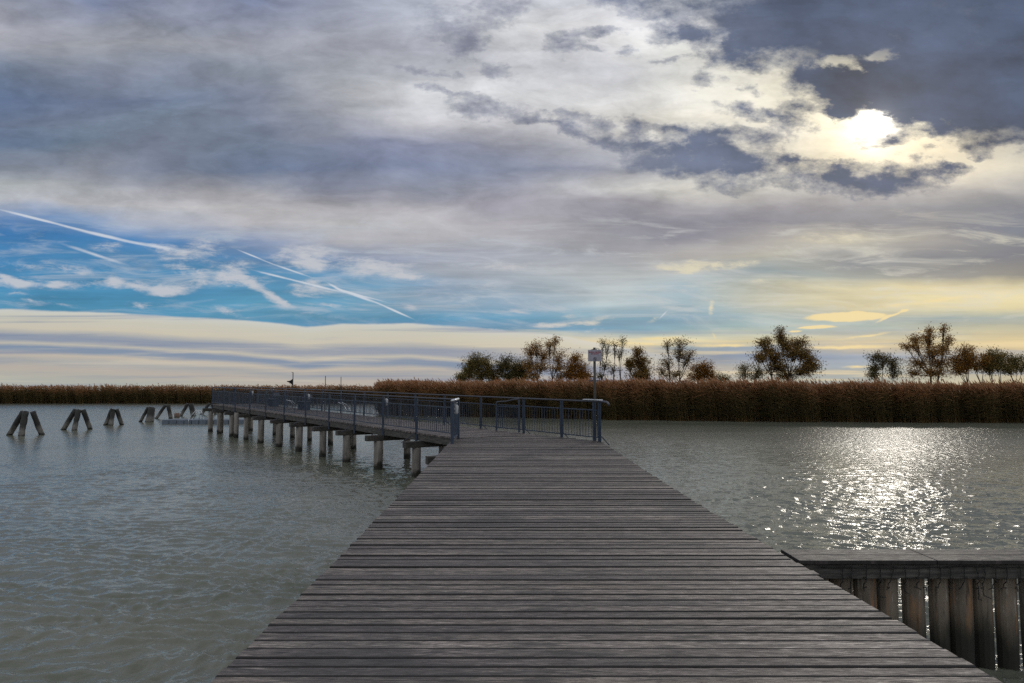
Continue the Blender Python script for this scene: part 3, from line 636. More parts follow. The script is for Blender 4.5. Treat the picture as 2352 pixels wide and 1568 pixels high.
# far end of the gangway
ro = empty('railing', (L0.x + GD.x * 30.9, L0.y + GD.y * 30.9, 0)); tag(ro, 'short blue grey railing closing the far left end of the gangway', 'railing')
z = gang_z(30.9)
for hz, mt, nm in ((1.07, M_TOP, 'handrail'), (0.83, M_RAIL, 'middle_rail'), (0.11, M_RAIL, 'bottom_rail')):
    b = MB(); a = GN * 0.09; c = GN * (GW - 0.09); b.bar((a.x, a.y, z + hz), (c.x, c.y, z + hz), 0.04, 0.04); b.build(nm, mt, ro)
b = MB()
for i in range(1, 22):
    q = GN * (0.09 + (GW - 0.18) * i / 22); b.bar((q.x, q.y, z + 0.131), (q.x, q.y, z + 0.809), 0.0125, 0.012)
b.build('infill_panel', M_RAIL, ro)
q = GN * GW / 2; b = MB(); post_pair(b, q, GN, GD, z - 0.02, z + 1.045); b.build('post', M_RAIL, ro)
# return panel at the near left corner
rd = Vector((0.064, -1.0, 0)).normalized(); rn_ = Vector((-1, 0, 0))
oR = Vector((-1.50, 19.90, 0))
ret = empty('railing', (oR.x, oR.y, 0)); tag(ret, 'short return railing with a pale top tube and a lamp at the near left corner', 'railing')
def PT(s, z, off=0.0): return Vector((-0.05 * s / 1.32 - off, -s, z))
for s in (1.30,):
    b = MB(); b.bar(PT(s, deck_z(18.6) - 0.02), PT(s, deck_z(18.6) + 1.075), 0.085, 0.075); b.build('post', M_RAIL, ret, bevel=0.004)
b = MB(); b.bar(PT(0.10, deck_z(20) + 0.14), PT(0.10, deck_z(20) + 1.07), 0.10, 0.07); b.build('post', M_RAIL, ret)
b = MB(); b.tube([PT(-0.02, deck_z(20) + 1.105), PT(1.40, deck_z(18.6) + 1.115)], 0.036, 12); b.build('handrail', M_STEEL, ret, smooth=True)
b = MB()
b.bar(PT(0.155, deck_z(20) + 0.86), PT(1.25, deck_z(18.6) + 0.86), 0.035, 0.035); b.bar(PT(0.155, deck_z(20) + 0.13), PT(1.25, deck_z(18.6) + 0.09), 0.035, 0.045)
for i in range(1, 9):
    s = 0.15 + 1.10 * i / 9; b.bar(PT(s, deck_z(19.3) + 0.14), PT(s, deck_z(19.3) + 0.84), 0.013, 0.013)
b.build('infill_panel', M_RAIL, ret)
b = MB(); b.bar(PT(0.155, deck_z(20) + 0.98), PT(1.25, deck_z(18.6) + 0.98), 0.02, 0.10); b.build('top_board', M_RAIL, ret)
lamp(ret, PT(1.05, deck_z(18.8) + 0.88, -0.01), 0.6, -0.8); 

# ------------------------------------------------------------------ gate in the right railing
g0, g1 = 0.78, 2.05
ga = empty('gate', (RO.x, RO.y, 0)); tag(ga, 'small blue grey gate with a sloping top bar set in the right railing', 'gate')
b = MB(); zf = gang_z(g0)
b.bar(PR(g1, -0.06, zf + 0.02), PR(g1, -0.06, zf + 0.96), 0.06, 0.06); b.build('gate_post', M_RAIL, ga); b = MB(); b.bar(PR(g0, -0.06, zf + 0.02), PR(g0, -0.06, zf + 1.03), 0.06, 0.06); b.build('gate_post', M_RAIL, ga)
b = MB()
for hz in (0.12, 0.80): b.bar(PR(g0 + 0.04, -0.06, zf + hz), PR(g1 - 0.04, -0.06, zf + hz), 0.03, 0.03)
for i in range(1, 10):
    s = g0 + (g1 - g0) * i / 10; b.bar(PR(s, -0.06, zf + 0.136), PR(s, -0.06, zf + 0.784), 0.012, 0.012)
b.build('gate_leaf', M_RAIL, ga)
b = MB(); b.tube([PR(g0, -0.065, zf + 1.05), PR(g0 + 0.3, -0.065, zf + 1.03), PR(g0 + 0.7, -0.065, zf + 0.97), PR(g1 - 0.08, -0.065, zf + 0.95), PR(g1 - 0.02, -0.065, zf + 0.88), PR(g1 - 0.02, -0.065, zf + 0.80)], 0.02, 8)
b.build('top_bar', M_TOP, ga, smooth=True)

# ------------------------------------------------------------------ swim ladders on the right edge
def swim_ladder(s, label, h=0.85):
    root = empty('swim_ladder', tuple(RO + GD * s + GN * 0.12)); tag(root, label, 'ladder', 'steel ladders on the gangway edge')
    z = gang_z(s)
    for o in (-0.22, 0.22):
        q = GD * o; b = MB()
        b.tube([(q.x + GN.x * -0.35, q.y + GN.y * -0.35, z + h * 0.62), (q.x - GN.x * 0.12, q.y - GN.y * 0.12, z + h * 0.5), (q.x + GN.x * 0.1, q.y + GN.y * 0.1, z + 0.1), (q.x + GN.x * 0.16, q.y + GN.y * 0.16, z - 0.5), (q.x + GN.x * 0.2, q.y + GN.y * 0.2, -0.5)], 0.019, 8)
        b.build('side_rail', M_STEEL, root, smooth=True)
    for k in range(5):
        zz = z - 0.15 - 0.28 * k; b = MB(); a = GD * -0.2 + GN * 0.15; c = GD * 0.2 + GN * 0.15
        b.bar((a.x, a.y, zz), (c.x, c.y, zz), 0.08, 0.02); b.build('rung', M_STEEL, root)
swim_ladder(15.3, 'shiny steel swim ladder with slanting handrails on the right gangway edge, the nearer one')
swim_ladder(23.4, 'small steel swim ladder at the far right gangway edge, the more distant one', 0.7)
def bench(s, label):
    p = RO + GD * s - GN * 0.40
    root = empty('bench', (p.x, p.y, gang_z(s)), math.atan2(GD.y, GD.x)); tag(root, label, 'bench', 'benches on the gangway')
    b = MB(); b.box((-0.6, -0.17, 0.42), (0.6, 0.17, 0.46)); b.build('seat', M_TOP, root)
    b = MB(); b.box((-0.6, -0.22, 0.60), (0.6, -0.19, 0.80)); b.build('backrest', M_TOP, root)
    for x in (-0.5, 0.5):
        b = MB(); b.box((x - 0.03, -0.16, 0), (x + 0.03, 0.16, 0.418)); b.bar((x, -0.19, 0.30), (x, -0.175, 0.62), 0.04, 0.025); b.build('leg', M_RAIL, root)
bench(25.6, 'low grey bench standing on the far part of the gangway deck')
bench(20.0, 'dark low bench against the right gangway railing, nearer of the two')

# ------------------------------------------------------------------ sign
sg_ = empty('warning_sign', (2.26, 19.45, deck_z(19.4))); tag(sg_, 'grey white warning sign with red writing on a tall dark pole behind the railing end', 'sign')
b = MB(); b.tube([(0, 0, 0), (0, 0, 2.53)], 0.036, 12); b.build('pole', M_POLE, sg_, smooth=True)
b = MB(); b.box((-0.185, -0.062, 2.15), (0.195, -0.048, 2.465)); b.build('panel', M_SIGN, sg_, bevel=0.003)
b = MB(); b.tube([(0.02, -0.044, 2.40), (0.06, 0, 2.52), (0.10, 0.0, 2.50), (0.10, -0.044, 2.43)], 0.008, 6); b.bar((-0.1, -0.044, 2.46), (0.0, 0.0, 2.50), 0.012, 0.02); b.build('bracket', M_TOP, sg_)
b = MB(); b.bar((-0.16, 0.045, 1.62), (0.11, 0.045, 1.62), 0.012, 0.035); b.build('cross_plate', M_TOP, sg_)
def text(body, size, x, z, mat, parent, name='lettering'):
    cu = bpy.data.curves.new(name, 'FONT'); cu.body = body; cu.size = size; cu.align_x = 'CENTER'; cu.extrude = 0.001; cu.offset = 0.0022
    t = bpy.data.objects.new(name + '_tmp', cu); COL.objects.link(t)
    bpy.context.view_layer.update()
    me = bpy.data.meshes.new_from_object(t); bpy.data.objects.remove(t)
    me.materials.clear(); me.materials.append(mat)
    me.transform(Matrix.Translation((x, -0.0635, z)) @ Matrix.Rotation(R(90), 4, 'X'))
    o = bpy.data.objects.new(name, me); COL.objects.link(o); o.parent = parent; return o
text('Springen vom Steg', 0.045, 0.005, 2.39, M_RED, sg_); text('ist verboten!', 0.040, 0.005, 2.345, M_RED, sg_)
b = MB()
ring = [Vector((0.005 + 0.042 * math.cos(t), -0.065, 2.215 + 0.042 * math.sin(t))) for t in (2 * math.pi * i / 28 for i in range(29))]
for p, q in zip(ring, ring[1:]): b.bar(p, q, 0.003, 0.009)
b.bar((-0.022, -0.0665, 2.243), (0.032, -0.0665, 2.188), 0.003, 0.009)
b.bar((-0.014, -0.068, 2.193), (0.020, -0.068, 2.232), 0.003, 0.009); b.build('pictogram', M_BLACK, sg_)

# ------------------------------------------------------------------ pile wall on the right
pw = empty('pile_wall', (2.66, 6.9, 0)); tag(pw, 'low timber pile wall with a board cap joining the boardwalk on the right', 'wall')
for a, c in ((0.04, 1.33), (1.338, 5.2), (5.208, 9.0)):
    b = MB(); b.box((a, -0.10, DECK0 - 0.035), (c, 0.125, DECK0 + 0.001), 0.35); b.build('cap_board', M_CAP, pw, bevel=0.004)
    b = MB(); b.box((a, 0.131, DECK0 - 0.035), (c, 0.37, DECK0 + 0.002), 0.5); b.build('cap_board', M_CAP, pw, bevel=0.004)
b = MB(); b.box((0.0, -0.055, DECK0 - 0.18), (9.0, 0.055, DECK0 - 0.037)); b.build('waler', M_FASCIA, pw, bevel=0.006)
x = -0.1; k = 0
edges = [(-0.1, .10), (0.10, .30), (0.305, .505), (0.51, .685), (0.69, .875), (0.89, 1.065)]
xs = [2.66, 2.86, 3.065, 3.29, 3.51, 3.718, 3.975, 4.205, 4.428, 4.625, 4.855]
gap = {5: 0.045, 6: 0.052, 9: 0.030, 10: 0.048, 8: 0.016}
xs += [4.855 + 0.21 * (i + 1) for i in range(30)]
for i in range(len(xs) - 1):
    x0 = xs[i] - 2.66 + gap.get(i, 0.004 if i < 12 else random.choice((0.004, 0.02))) ; x1 = xs[i + 1] - 2.66 - 0.002
    cx, hw = (x0 + x1) / 2, (x1 - x0) / 2; yo = random.uniform(-0.015, 0.015); lean = random.uniform(-0.004, 0.004)
    prof = [(-1, 0.03), (-1, 0.0), (-0.86, -0.035), (-0.5, -0.065), (0, -0.078), (0.5, -0.065), (0.86, -0.035), (1, 0.0), (1, 0.03)]
    vs = []; zs = (-0.8, 0.0, 0.3, 0.6, DECK0 - 0.182)
    for zi, zz in enumerate(zs):
        tp = 1.0 - 0.05 * max(0, 1 - zz) - (0.03 if zz < 0.3 else 0)
        for (px, py) in prof:
            vs.append((cx + px * hw * tp + lean * (1 - zz) + random.uniform(-.0015, .0015), 0.10 + py + yo, zz))
    n = len(prof); fs = [(a * n + j, a * n + (j + 1) % n, (a + 1) * n + (j + 1) % n, (a + 1) * n + j) for a in range(len(zs) - 1) for j in range(n)]
    b = MB(); b.add(vs, fs + [tuple(range(n - 1, -1, -1)), tuple((len(zs) - 1) * n + j for j in range(n))]); b.build('wall_pile', M_WALL, pw, smooth=False)

# string of lights hanging on the wall
sl = empty('string_lights', (2.66, 6.9, DECK0)); tag(sl, 'black cable of hanging fairy light strands along the pile wall', 'string lights')
b = MB(); pts = []
for i in range(120):
    x = 0.25 + 8.5 * i / 119; pts.append((x, -0.072, -0.055 - 0.022 * abs(math.sin(x * 1.9)) - 0.004 * math.sin(x * 23)))
b.tube(pts, 0.0045, 5); b.build('cable', M_CABLE, sl)
x = 0.45
g = random.Random(3)
while x < 7.5:
    ln = g.uniform(0.16, 0.40); b = MB(); p = Vector((x, -0.074, -0.06)); pts = [p.copy()]
    dx = 0
    steps = int(ln / 0.035)
    for i in range(steps):
        dx += g.uniform(-0.011, 0.011); yy = -0.074 if i * 0.035 < 0.11 else -0.03 + g.uniform(-.006, .006)
        pts.append(Vector((x + dx, yy, p.z - (i + 1) * 0.035)))
    if g.random() < 0.4: pts.append(pts[-1] + Vector((g.choice((-1, 1)) * 0.035, 0, -0.015)))
    b.tube(pts, 0.0042, 5)
    for i in range(3, len(pts), 3):
        q = pts[i]; e = q + Vector((g.choice((-1, 1)) * 0.028, -0.006, g.uniform(-.012, .012))); b.tube([q, e], [0.0045, 0.006], 5)
    b.build('light_strand', M_CABLE, sl)
    x += g.uniform(0.085, 0.135)

# ------------------------------------------------------------------ mooring dolphins out in the water
def dolphin(Z, legs, label, r=0.152):
    """legs: (foot x, head x, head height, dy foot, radius factor, foot radius factor)"""
    cx = sum(l[0] for l in legs) / len(legs)
    root = empty('mooring_dolphin', (cx, Z, 0)); tag(root, label, 'mooring piles', 'mooring dolphins in the lake')
    for fx, hx, hz, dy, k, kf in legs:
        b = MB(); pts = []; rad = []
        f = Vector((fx - cx, dy, 0)); h = Vector((hx - cx, dy * 0.15, hz))
        for i in range(9):
            t = -0.35 + 1.35 * i / 8; pts.append(f.lerp(h, t) + Vector((random.uniform(-.012, .012), random.uniform(-.012, .012), 0)))
            rad.append(r * k * ((1 - max(0, t)) * kf + max(0, t)) * random.uniform(0.96, 1.04))
        b.tube(pts, rad, 12); b.build('leg', M_DOLPH, root, smooth=True)
def X(u, Z): return (u - 1176) / 1633 * Z
def H_(v, Z): return EYE + (895 - v) / 1633 * Z
D = [
 (41.8, [(26, 58, 945, 0.1, 1, 1), (70, 66, 945, -0.5, 1.12, 1), (90, 78, 945, 0.5, 1, 1)], 'widest spread three legged mooring piles, leftmost in the lake'),
 (47.5, [(152, 178, 940, 0, 1, 1), (187.5, 186, 941, -0.5, 1.1, 1), (203, 194, 941, 0.5, 1, 1)], 'three legged mooring piles second from the left with a dark joined head'),
 (53.8, [(247.6, 262, 939, 0, 1, 1), (268, 266, 940, -0.5, 1.1, 1), (277, 270, 940, 0.5, 1, 1)], 'narrow three legged mooring piles third from the left'),
 (59.3, [(326.5, 344, 935, 0, .85, 1), (352, 353, 935, -0.3, 1.6, 1.35)], 'mooring piles with one slanting leg and one stout post widening at its foot'),
 (66.0, [(363, 383, 930, 0, .95, 1), (394, 389, 930, 0.2, 1.15, 1)], 'tall two legged mooring piles standing left of the floating dock'),
 (72.0, [(418.6, 434, 926.5, 0, 1.05, 1), (446, 441, 926.5, 0.2, 1.6, 1)], 'thick two legged mooring piles rising behind the floating dock'),
 (77.0, [(466, 484, 926, 0, 1.0, 1), (497, 488, 926, 0.2, 1.0, 1)], 'mooring piles half hidden behind the far end of the gangway')]
for Z, legs, lab in D:
    dolphin(Z, [(X(a, Z), X(b_, Z), H_(v, Z), dy, k, kf) for a, b_, v, dy, k, kf in legs], lab)
b = MB(); Z = 69.0; b.tube([(0, 0, -0.6), (0.01, 0, 0.1), (0, 0, H_(948, Z))], [0.25, 0.25, 0.24], 12)
o = b.build('cut_pile', m_pile('reddish pile', (0.20, 0.12, 0.09), wet=0.1), smooth=True); o.location = (X(410, Z), Z, 0); tag(o, 'short sawn off reddish pile just behind the floating dock', 'pile')

# ------------------------------------------------------------------ floating dock
Z = 55.5; x0, x1 = X(375, Z), X(562, Z)
fd = empty('floating_dock', (x0, Z, 0)); tag(fd, 'low blue grey floating dock of plastic blocks moored beyond the gangway piles', 'floating dock')
nb = 11
for i in range(nb):
    w = (x1 - x0) / nb; b = MB(); b.box((i * w + 0.015, 0, -0.15), ((i + 1) * w - 0.015, 2.0, 0.33 + 0.015 * (i % 2))); b.build('float_block', M_FLOAT, fd, bevel=0.04)
for o in (0.0, 0.22):
    a = X(437.8, Z) - x0 + o * 0.6; c = X(459, Z) - x0 + o * 0.6; b = MB()
    b.tube([(a, -0.08 + o, -0.2), (a + 0.02, o - 0.08, 0.35), (a + 0.25, o, 0.75), (a + 0.45, o + 0.1, 1.0), (a + 0.60, o + 0.15, 1.03), (c - 0.04, o + 0.2, 0.85), (c, o + 0.2, 0.34)], 0.025, 8)
    b.build('ladder_rail', M_STEEL, fd, smooth=True)

# ------------------------------------------------------------------ poles and flag
Z = 60.0
fp = empty('flag_pole', (X(673.5, Z), Z, 0)); tag(fp, 'thin pole beyond the gangway with a black flag blown to the left', 'flag pole')
b = MB(); b.tube([(0, 0, -0.5), (0, 0, H_(855, Z))], 0.036, 8); b.bar((0, 0, H_(855, Z) - 0.03), (-0.13, 0, H_(855, Z) + 0.02), 0.03, 0.03); b.build('pole', M_POLE, fp)
b = MB(); zt = H_(869.5, Z); zb = H_(883.5, Z)
prof = [(0.0, zt, zb), (-0.10, zt - 0.06, zb + 0.0), (-0.20, zt - 0.14, zb + 0.12), (-0.33, zt - 0.19, zb + 0.20), (-0.45, zt - 0.18, zb + 0.24), (-0.52, zt - 0.20, zb + 0.28)]
vs = []; n = len(prof)
for sgn in (0, 1):
    for i, (px, a, c) in enumerate(prof):
        yy = 0.05 * math.sin(i * 1.7) + sgn * 0.01; vs += [(px, yy, a), (px, yy + 0.03 * math.sin(i), c)]
fs = [(2*i, 2*i+1, 2*i+3, 2*i+2) for i in range(n-1)] + [(2*n+2*i+2, 2*n+2*i+3, 2*n+2*i+1, 2*n+2*i) for i in range(n-1)]
fs += [(2*i, 2*i+2, 2*n+2*i+2, 2*n+2*i) for i in range(n-1)] + [(2*i+3, 2*i+1, 2*n+2*i+1, 2*n+2*i+3) for i in range(n-1)] + [(2*n-2, 2*n-1, 4*n-1, 4*n-2)]
b.add(vs, fs); b.build('flag', M_FLAG, fp)
for u, v, Z, lab in ((748, 863, 64.0, 'thin bare marker pole beyond the gangway, nearer the flag'), (783.8, 865, 66.0, 'thin bare marker pole beyond the gangway, farther right from the flag')):
    b = MB(); b.tube([(0, 0, -0.5), (0, 0, H_(v, Z))], [0.04, 0.03], 8); o = b.build('marker_pole', M_POLE); o.location = (X(u, Z), Z, 0); tag(o, lab, 'pole', 'marker poles')

# ------------------------------------------------------------------ reeds
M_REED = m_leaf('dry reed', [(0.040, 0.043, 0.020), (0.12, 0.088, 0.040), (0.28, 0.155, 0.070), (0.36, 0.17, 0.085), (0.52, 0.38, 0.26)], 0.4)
def ground_sheet():
    m = Mat('mud'); n = m.noise(m.obj, 0.8, 5); c = m.mix(n, (0.02, 0.018, 0.012), (0.05, 0.04, 0.025)); mt = m.out(c, 0.95)
    b = MB(); near = [(-13, 77), (-10, 75.5), (-2, 72), (10, 65), (24, 60.5), (42, 58.5), (110, 55), (420, 60), (420, 600), (-13, 600)]
    far = [(-500, 138.5), (-13.05, 138.5), (-13.05, 600), (-500, 600)]
    for P_ in (near, far):
        k = len(P_); vs = [(x, y, 0.06) for x, y in P_] + [(x, y, -0.5) for x, y in P_]
        b.add(vs, [tuple(range(k))] + [(i, k + i, k + (i + 1) % k, (i + 1) % k) for i in range(k)])
    tag(b.build('ground', mt), kind='structure')
ground_sheet()
def reed_bed(front, depthm, count, hfun, name, label, leafk=1.0, hull_h=2.4, seed=1, group=None):
    g = np.random.default_rng(seed)
    F_ = np.array(front, float); seg = np.diff(F_, axis=0); ln = np.hypot(seg[:, 0], seg[:, 1]); cum = np.concatenate([[0], np.cumsum(ln)])
    t = g.random(count) * cum[-1]; i = np.clip(np.searchsorted(cum, t) - 1, 0, len(ln) - 1); f = (t - cum[i]) / ln[i]
    base = F_[i] + seg[i] * f[:, None]; nrm = np.stack([-seg[i, 1], seg[i, 0]], 1) / ln[i][:, None]
    dd = g.random(count) ** 1.6 * depthm; edge = 0.6 * np.sin(t * 0.9) * np.sin(t * 0.37 + 1) + 0.35 * np.sin(t * 2.3)
    base = base + nrm * (dd + edge)[:, None] + g.normal(0, 0.08, (count, 2))
    h = hfun(base[:, 0], base[:, 1]) * (1 + g.normal(0, 0.055, count) + 0.03 * np.sin(t * 0.8) * np.sin(t * 0.23) + 0.022 * np.sin(t * 2.7) + 0.022 * np.sin(t * 5.3 + 2)) - np.clip(0.35 - dd, 0, 1) * 0.8 * g.random(count) + np.where(g.random(count) < 0.07, 0.12 + 0.28 * g.random(count), 0)
    patch = 0.5 + 0.25 * np.sin(t * 0.31) + 0.25 * np.sin(t * 0.83 + 2)
    wind = -0.16 + g.normal(0, 0.07, count)
    top = np.stack([base[:, 0] + wind * h * 0.6, base[:, 1] + g.normal(0, 0.05, count) * h, h], 1)
    bot = np.stack([base[:, 0], base[:, 1], np.full(count, -0.05)], 1)
    V = []; C = []
    def quad(a, b_, c, d, col):
        V.append(np.stack([a, b_, c, d], 1).reshape(-1, 3)); C.append(col)
    w = 0.010 * leafk * (0.7 + 0.6 * g.random(count))
    ang = g.random(count) * math.pi; wx = np.stack([np.cos(ang) * w, np.sin(ang) * w, 0 * w], 1)
    quad(bot - wx, bot + wx, top + wx * 0.5, top - wx * 0.5, 0.10 + 0.30 * g.random(count))
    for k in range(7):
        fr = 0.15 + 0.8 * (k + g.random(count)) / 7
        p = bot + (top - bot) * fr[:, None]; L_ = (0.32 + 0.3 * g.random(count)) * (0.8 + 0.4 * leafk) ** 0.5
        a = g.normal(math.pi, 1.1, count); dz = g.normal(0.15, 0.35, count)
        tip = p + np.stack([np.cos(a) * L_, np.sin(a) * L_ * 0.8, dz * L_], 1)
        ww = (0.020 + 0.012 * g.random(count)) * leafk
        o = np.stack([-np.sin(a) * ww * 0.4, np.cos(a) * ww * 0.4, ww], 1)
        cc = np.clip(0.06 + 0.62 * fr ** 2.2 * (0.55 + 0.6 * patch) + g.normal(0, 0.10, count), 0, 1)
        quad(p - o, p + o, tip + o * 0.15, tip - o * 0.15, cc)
    pl = 0.24 + 0.20 * g.random(count); lean = -0.55 + g.normal(0, 0.25, count)
    for q in range(2):
        a0 = top - np.array([0, 0, 0.05]); tip = top + np.stack([lean * pl, g.normal(0, 0.1, count) * pl, pl * (0.9 - 0.3 * q)], 1)
        mid = (a0 + tip) / 2; ww = (0.030 + 0.02 * g.random(count)) * (leafk ** 0.6)
        o = np.stack([ww * np.cos(ang + q * 1.5), ww * np.sin(ang + q * 1.5), 0.3 * ww], 1)
        quad(a0, mid + o, tip, mid - o, np.clip(0.70 + g.normal(0, 0.15, count), 0, 1))
    VV = np.concatenate(V); CC = np.concatenate(C); FF = np.arange(len(VV)).reshape(-1, 4)
    # dark solid hull added behind the first rows to block light and see-through
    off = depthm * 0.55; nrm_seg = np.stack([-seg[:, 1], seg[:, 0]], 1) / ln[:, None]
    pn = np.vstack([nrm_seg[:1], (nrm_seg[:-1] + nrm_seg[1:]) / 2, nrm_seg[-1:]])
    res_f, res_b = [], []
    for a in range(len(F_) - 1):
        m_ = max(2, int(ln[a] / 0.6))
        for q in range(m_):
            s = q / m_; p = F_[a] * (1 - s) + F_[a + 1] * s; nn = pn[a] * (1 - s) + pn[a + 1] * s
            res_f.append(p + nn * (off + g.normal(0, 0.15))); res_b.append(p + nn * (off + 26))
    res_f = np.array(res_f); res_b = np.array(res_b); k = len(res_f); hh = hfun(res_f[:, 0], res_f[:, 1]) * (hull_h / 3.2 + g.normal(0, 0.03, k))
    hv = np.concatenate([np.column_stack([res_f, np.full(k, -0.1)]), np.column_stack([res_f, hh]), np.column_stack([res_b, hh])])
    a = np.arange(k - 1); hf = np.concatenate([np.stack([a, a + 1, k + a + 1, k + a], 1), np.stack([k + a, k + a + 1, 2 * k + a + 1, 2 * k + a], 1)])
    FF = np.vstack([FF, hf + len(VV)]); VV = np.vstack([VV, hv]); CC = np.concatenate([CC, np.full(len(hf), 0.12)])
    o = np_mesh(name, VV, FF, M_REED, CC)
    tag(o, label, 'reeds', group, 'stuff')
near_front = [(-13.0, 92), (-13.6, 84), (-14.6, 78), (-13.6, 74.5), (-11, 73.2), (-5, 70.5), (2, 66.8), (8.5, 63.6), (15, 61), (22.5, 59.0), (32, 58.2), (42, 57.0), (52, 56.2), (70, 55)]
near_front = near_front[::-1]      # bed lies on the left-hand side of the walking direction reversed
def h_near(x, y): return np.interp(x, [-14, -5, 8, 22, 34, 44], [3.02, 3.00, 3.06, 2.90, 2.76, 2.76])
near_front = [(x, y) for x, y in near_front][::-1]
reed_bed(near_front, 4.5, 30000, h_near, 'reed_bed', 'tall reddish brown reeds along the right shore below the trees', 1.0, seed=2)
far_front = [(-210, 137), (-110, 137.0), (-60, 137), (-24, 137), (30, 136)]
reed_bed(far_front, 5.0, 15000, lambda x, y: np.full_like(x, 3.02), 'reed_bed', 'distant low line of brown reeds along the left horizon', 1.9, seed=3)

# ------------------------------------------------------------------ trees
PAL = {
 'olive': [(0.055, 0.06, 0.025), (0.12, 0.115, 0.04), (0.20, 0.15, 0.05), (0.28, 0.19, 0.07)],
 'green': [(0.04, 0.045, 0.02), (0.085, 0.085, 0.035), (0.17, 0.13, 0.05), (0.10, 0.07, 0.03)],
 'rust': [(0.08, 0.04, 0.015), (0.22, 0.10, 0.025), (0.42, 0.23, 0.06), (0.20, 0.16, 0.05)],
 'orange': [(0.13, 0.055, 0.015), (0.26, 0.12, 0.025), (0.36, 0.19, 0.04)],
 'brown': [(0.06, 0.036, 0.016), (0.14, 0.08, 0.028), (0.30, 0.18, 0.05), (0.14, 0.13, 0.045)]}
M_LEAF = {k: m_leaf('leaves ' + k, v, 0.45) for k, v in PAL.items()}
def tree(name, label, Z, bases, clumps, pal, dens=1.0, leaf=0.15, seed=0, droop=0.0, group='trees behind the reeds'):
    g = random.Random(seed); bx = sum(X(u, Z) for u, _ in bases) / len(bases); leaf *= 1.4
    root = empty(name, (bx, Z, 0.05)); tag(root, label, 'tree', group)
    tk = MB(); LV = []; LC = []
    heads = []
    for u, lean in bases:
        heads.append((X(u, Z) - bx, lean))
    nodes = []      # fork points on the trunks
    cl = []
    for u, v, ru, rv in clumps:
        cl.append((Vector((X(u, Z) - bx, 0, H_(v, Z) - 0.05)), ru / 1633 * Z * 1.28, rv / 1633 * Z * 1.22))
    topz = max(c[0].z for c in cl)
    for hx, lean in heads:
        z1 = topz * 0.42; p0 = Vector((hx, g.uniform(-.3, .3), -0.1)); p1 = p0 + Vector((lean * 0.6, g.uniform(-.2, .2), z1 * 0.55)); p2 = p1 + Vector((lean * 0.8, g.uniform(-.3, .3), z1 * 0.5))
        r0 = 0.05 + topz * 0.013; tk.tube([p0, p0.lerp(p1, .5) + Vector((g.uniform(-.05, .05), 0, 0)), p1, p2], [r0, r0 * 0.85, r0 * 0.72, r0 * 0.55], 7); nodes.append((p1, p2, r0 * 0.55))
    def leafcard(p, size):
        a = Vector((g.gauss(0, 1), g.gauss(0, 1), g.gauss(0, 1))).normalized(); a = (a + Vector((0.35, 0, -0.3 - droop))).normalized()
        b_ = a.cross(Vector((g.gauss(0, 1), g.gauss(0, 1), g.gauss(0, 1)))).normalized()
        a = a * size; b_ = b_ * size * 0.33
        LV.extend([p - a * .5, p + b_ * .5, p + a * .5, p - b_ * .5])
    for c, rx, rz in cl:
        # limb from the nearest trunk to the clump
        p1, p2, r0 = min(nodes, key=lambda n_: (n_[1] - c).length + 0.3 * abs(n_[0].x - c.x))
        st = p1.lerp(p2, g.uniform(0.2, 1.0)) if c.z < p2.z + 1.0 else p2
        c = c + Vector((0, g.uniform(-0.8, 0.8) * max(rx, 0.4), 0)); midp = st.lerp(c, 0.5) + Vector((g.uniform(-.15, .15), 0, -0.06 * (c - st).length if c.z > st.z else 0.1))
        tk.tube([st, midp, c], [r0 * 0.62, r0 * 0.42, r0 * 0.22], 5)
        ry = 0.75 * rx + 0.2
        ntw = max(10, int(42 * dens ** 0.5 * (rx * rz) ** 0.7 + 8))
        for _ in range(ntw):
            while True:
                d = Vector((g.uniform(-1, 1), g.uniform(-1, 1), g.uniform(-1, 1)))
                if 0.25 < d.length < 1: break
            d = d * (0.8 + 0.65 * g.random())
            e = c + Vector((d.x * rx, d.y * ry, d.z * rz)); s0 = midp.lerp(c, g.uniform(0.2, 1.0))
            kk = s0.lerp(e, 0.55) + Vector((g.uniform(-.12, .12) * rx, 0, 0.16 * (e - s0).length))
            if droop: e = e - Vector((-0.25 * droop, 0, 0.35 * droop * g.random()))
            tk.tube([s0, kk, e], [r0 * 0.16 + 0.006, r0 * 0.10 + 0.005, 0.006], 3)
            nl = int(dens ** 0.8 * g.uniform(13, 32)); cd = g.random()
            for _ in range(nl):
                t = 0.25 + 0.85 * g.random(); p = s0.lerp(kk, t * 2) if t < 0.5 else kk.lerp(e, t * 2 - 1)
                sp = 0.15 + 0.08 * leaf / 0.15
                p = p + Vector((g.gauss(0, sp), g.gauss(0, sp), g.gauss(0, sp * 0.8)))
                leafcard(p, leaf * g.uniform(0.6, 1.35)); LC.append(min(1, max(0, cd * 0.6 + g.random() * 0.5)))
    tk.build('trunk', M_BARK, root, smooth=True)
    V = np.array([tuple(p) for p in LV]); F = np.arange(len(V)).reshape(-1, 4)
    np_mesh('crown', V, F, M_LEAF[pal], np.array(LC), parent=root)
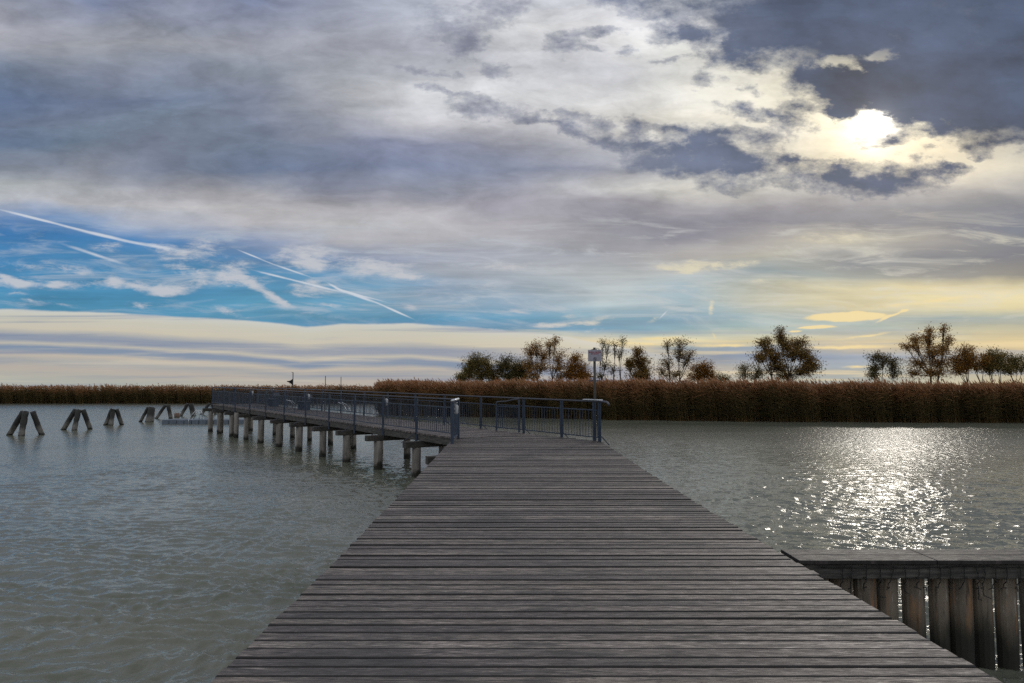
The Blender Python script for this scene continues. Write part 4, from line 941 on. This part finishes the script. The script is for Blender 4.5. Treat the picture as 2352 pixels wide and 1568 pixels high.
TR = [
 ('willow_tree', 'rounded olive green willow, leftmost of the trees behind the reeds', 88, [(1085, -.4), (1100, .1), (1116, .5)], [(1076,850,20,20),(1098,828,24,18),(1122,843,20,20),(1064,866,13,10),(1106,862,26,16),(1136,868,15,14),(1085,835,14,14)], 'olive', 1.25, 0.15, .5),
 ('willow_tree', 'small dark green leaning tree right of the rounded willow', 88, [(1166, .2), (1176, .7)], [(1163,830,18,14),(1150,848,12,12),(1182,850,15,18),(1168,862,16,12),(1200,842,16,18),(1200,862,14,12)], 'green', 1.25, 0.16, .6),
 ('autumn_tree', 'tall rust leaved tree with twin trunks left of the sign', 86, [(1240, -.2), (1258, .4)], [(1232,792,15,10),(1276,776,9,6),(1262,790,12,9),(1218,806,16,9),(1250,812,26,15),(1286,818,15,16),(1214,836,15,14),(1246,842,26,16),(1282,846,18,14),(1222,860,18,9),(1290,862,14,8)], 'rust', 0.75, 0.15, 0),
 ('autumn_tree', 'dense orange tree just left of the sign', 87, [(1322, 0)], [(1322,820,11,11),(1312,842,18,18),(1338,850,14,18),(1306,862,16,10),(1330,866,18,10),(1349,862,9,10)], 'orange', 1.35, 0.14, .4),
 ('bare_tree', 'airy nearly bare tree with thin stems just right of the sign', 86, [(1396, -.5), (1406, .1), (1416, .3)], [(1384,784,10,6),(1396,800,11,12),(1430,782,9,6),(1424,806,13,14),(1392,836,15,14),(1374,862,16,9),(1408,850,14,14),(1412,790,7,8),(1380,815,8,8)], 'olive', 0.36, 0.14, 0),
 ('autumn_tree', 'dark brown drooping tree standing right behind the airy bare tree', 89, [(1455, .2), (1462, .4)], [(1463,804,8,8),(1466,826,17,13),(1476,848,14,18),(1446,834,12,11),(1460,861,22,10),(1484,862,8,10)], 'brown', 1.3, 0.16, .8),
 ('autumn_tree', 'open tree with two slim trunks in the middle of the row', 87, [(1538, 0), (1556, .2)], [(1531,790,8,9),(1562,783,18,7),(1560,806,20,16),(1534,832,16,16),(1578,826,16,15),(1550,858,26,10),(1520,855,12,12),(1590,808,8,6)], 'brown', 0.62, 0.15, 0),
 ('autumn_tree', 'low round orange brown tree right of the two slim trunks', 90, [(1612, 0)], [(1602,846,14,13),(1620,848,15,18),(1603,865,20,9),(1632,862,9,13)], 'orange', 1.4, 0.14, .4),
 ('shrub', 'lowest faint shrub in the gap before the broad brown tree', 92, [(1662, 0)], [(1652,866,12,7),(1668,868,12,6)], 'olive', 0.9, 0.14, 0),
 ('shrub', 'loose grey olive shrub at the left foot of the broad brown tree', 89, [(1715, 0), (1728, .2)], [(1712,842,14,10),(1735,850,16,10),(1705,856,12,9),(1730,864,20,8)], 'olive', 0.7, 0.15, .3),
 ('autumn_tree', 'broad spreading brown tree, widest of the row', 86, [(1782, -.3), (1796, .6)], [(1792,758,5,8),(1796,772,9,9),(1756,783,19,9),(1768,802,14,10),(1806,788,16,10),(1836,786,18,10),(1818,808,28,16),(1742,818,22,11),(1778,822,18,14),(1860,830,16,13),(1868,842,10,8),(1796,842,32,16),(1838,850,26,13),(1812,864,26,8),(1848,812,14,12)], 'brown', 1.15, 0.16, .2),
 ('willow_tree', 'small dark windblown tree with a forked trunk right of the broad brown tree', 84, [(2030, -.2), (2036, .3)], [(2008,816,17,9),(2030,822,18,11),(2046,832,15,12),(2008,842,15,11),(2054,854,14,11),(2010,860,14,9)], 'green', 0.85, 0.15, .8),
 ('autumn_tree', 'tallest rust brown tree near the right edge with loose top sprays', 84, [(2138, 0), (2146, .4)], [(2137,756,10,6),(2170,753,6,7),(2187,776,8,7),(2108,776,11,8),(2138,778,17,12),(2080,792,7,4),(2100,795,10,7),(2136,806,24,13),(2172,800,12,12),(2114,834,24,16),(2162,834,20,16),(2136,858,30,12),(2100,858,12,8)], 'rust', 0.95, 0.15, .2),
 ('autumn_tree', 'brown tree with a thick leaning trunk, second from the right edge', 83, [(2221, 0), (2230, .9)], [(2212,804,18,11),(2200,822,17,13),(2238,818,17,12),(2226,828,16,12),(2200,844,15,13),(2256,826,13,12),(2216,842,14,10),(2244,838,14,9)], 'rust', 1.1, 0.15, .4),
 ('willow_tree', 'flat topped tree with fanned bare limbs, rightmost of the row', 83, [(2292, -.6), (2298, 0.1), (2304, .9)], [(2276,814,20,10),(2306,816,24,11),(2342,824,18,11),(2294,830,24,12),(2264,836,14,12),(2326,838,20,11),(2360,838,14,10),(2280,846,16,8),(2312,848,16,8)], 'olive', 1.05, 0.15, .5),
]
for i, (nm, lab, Z, bases, cl, pal, dens, leaf, droop) in enumerate(TR):
    tree(nm, lab, Z, bases, cl, pal, dens, leaf, seed=100 + i, droop=droop)
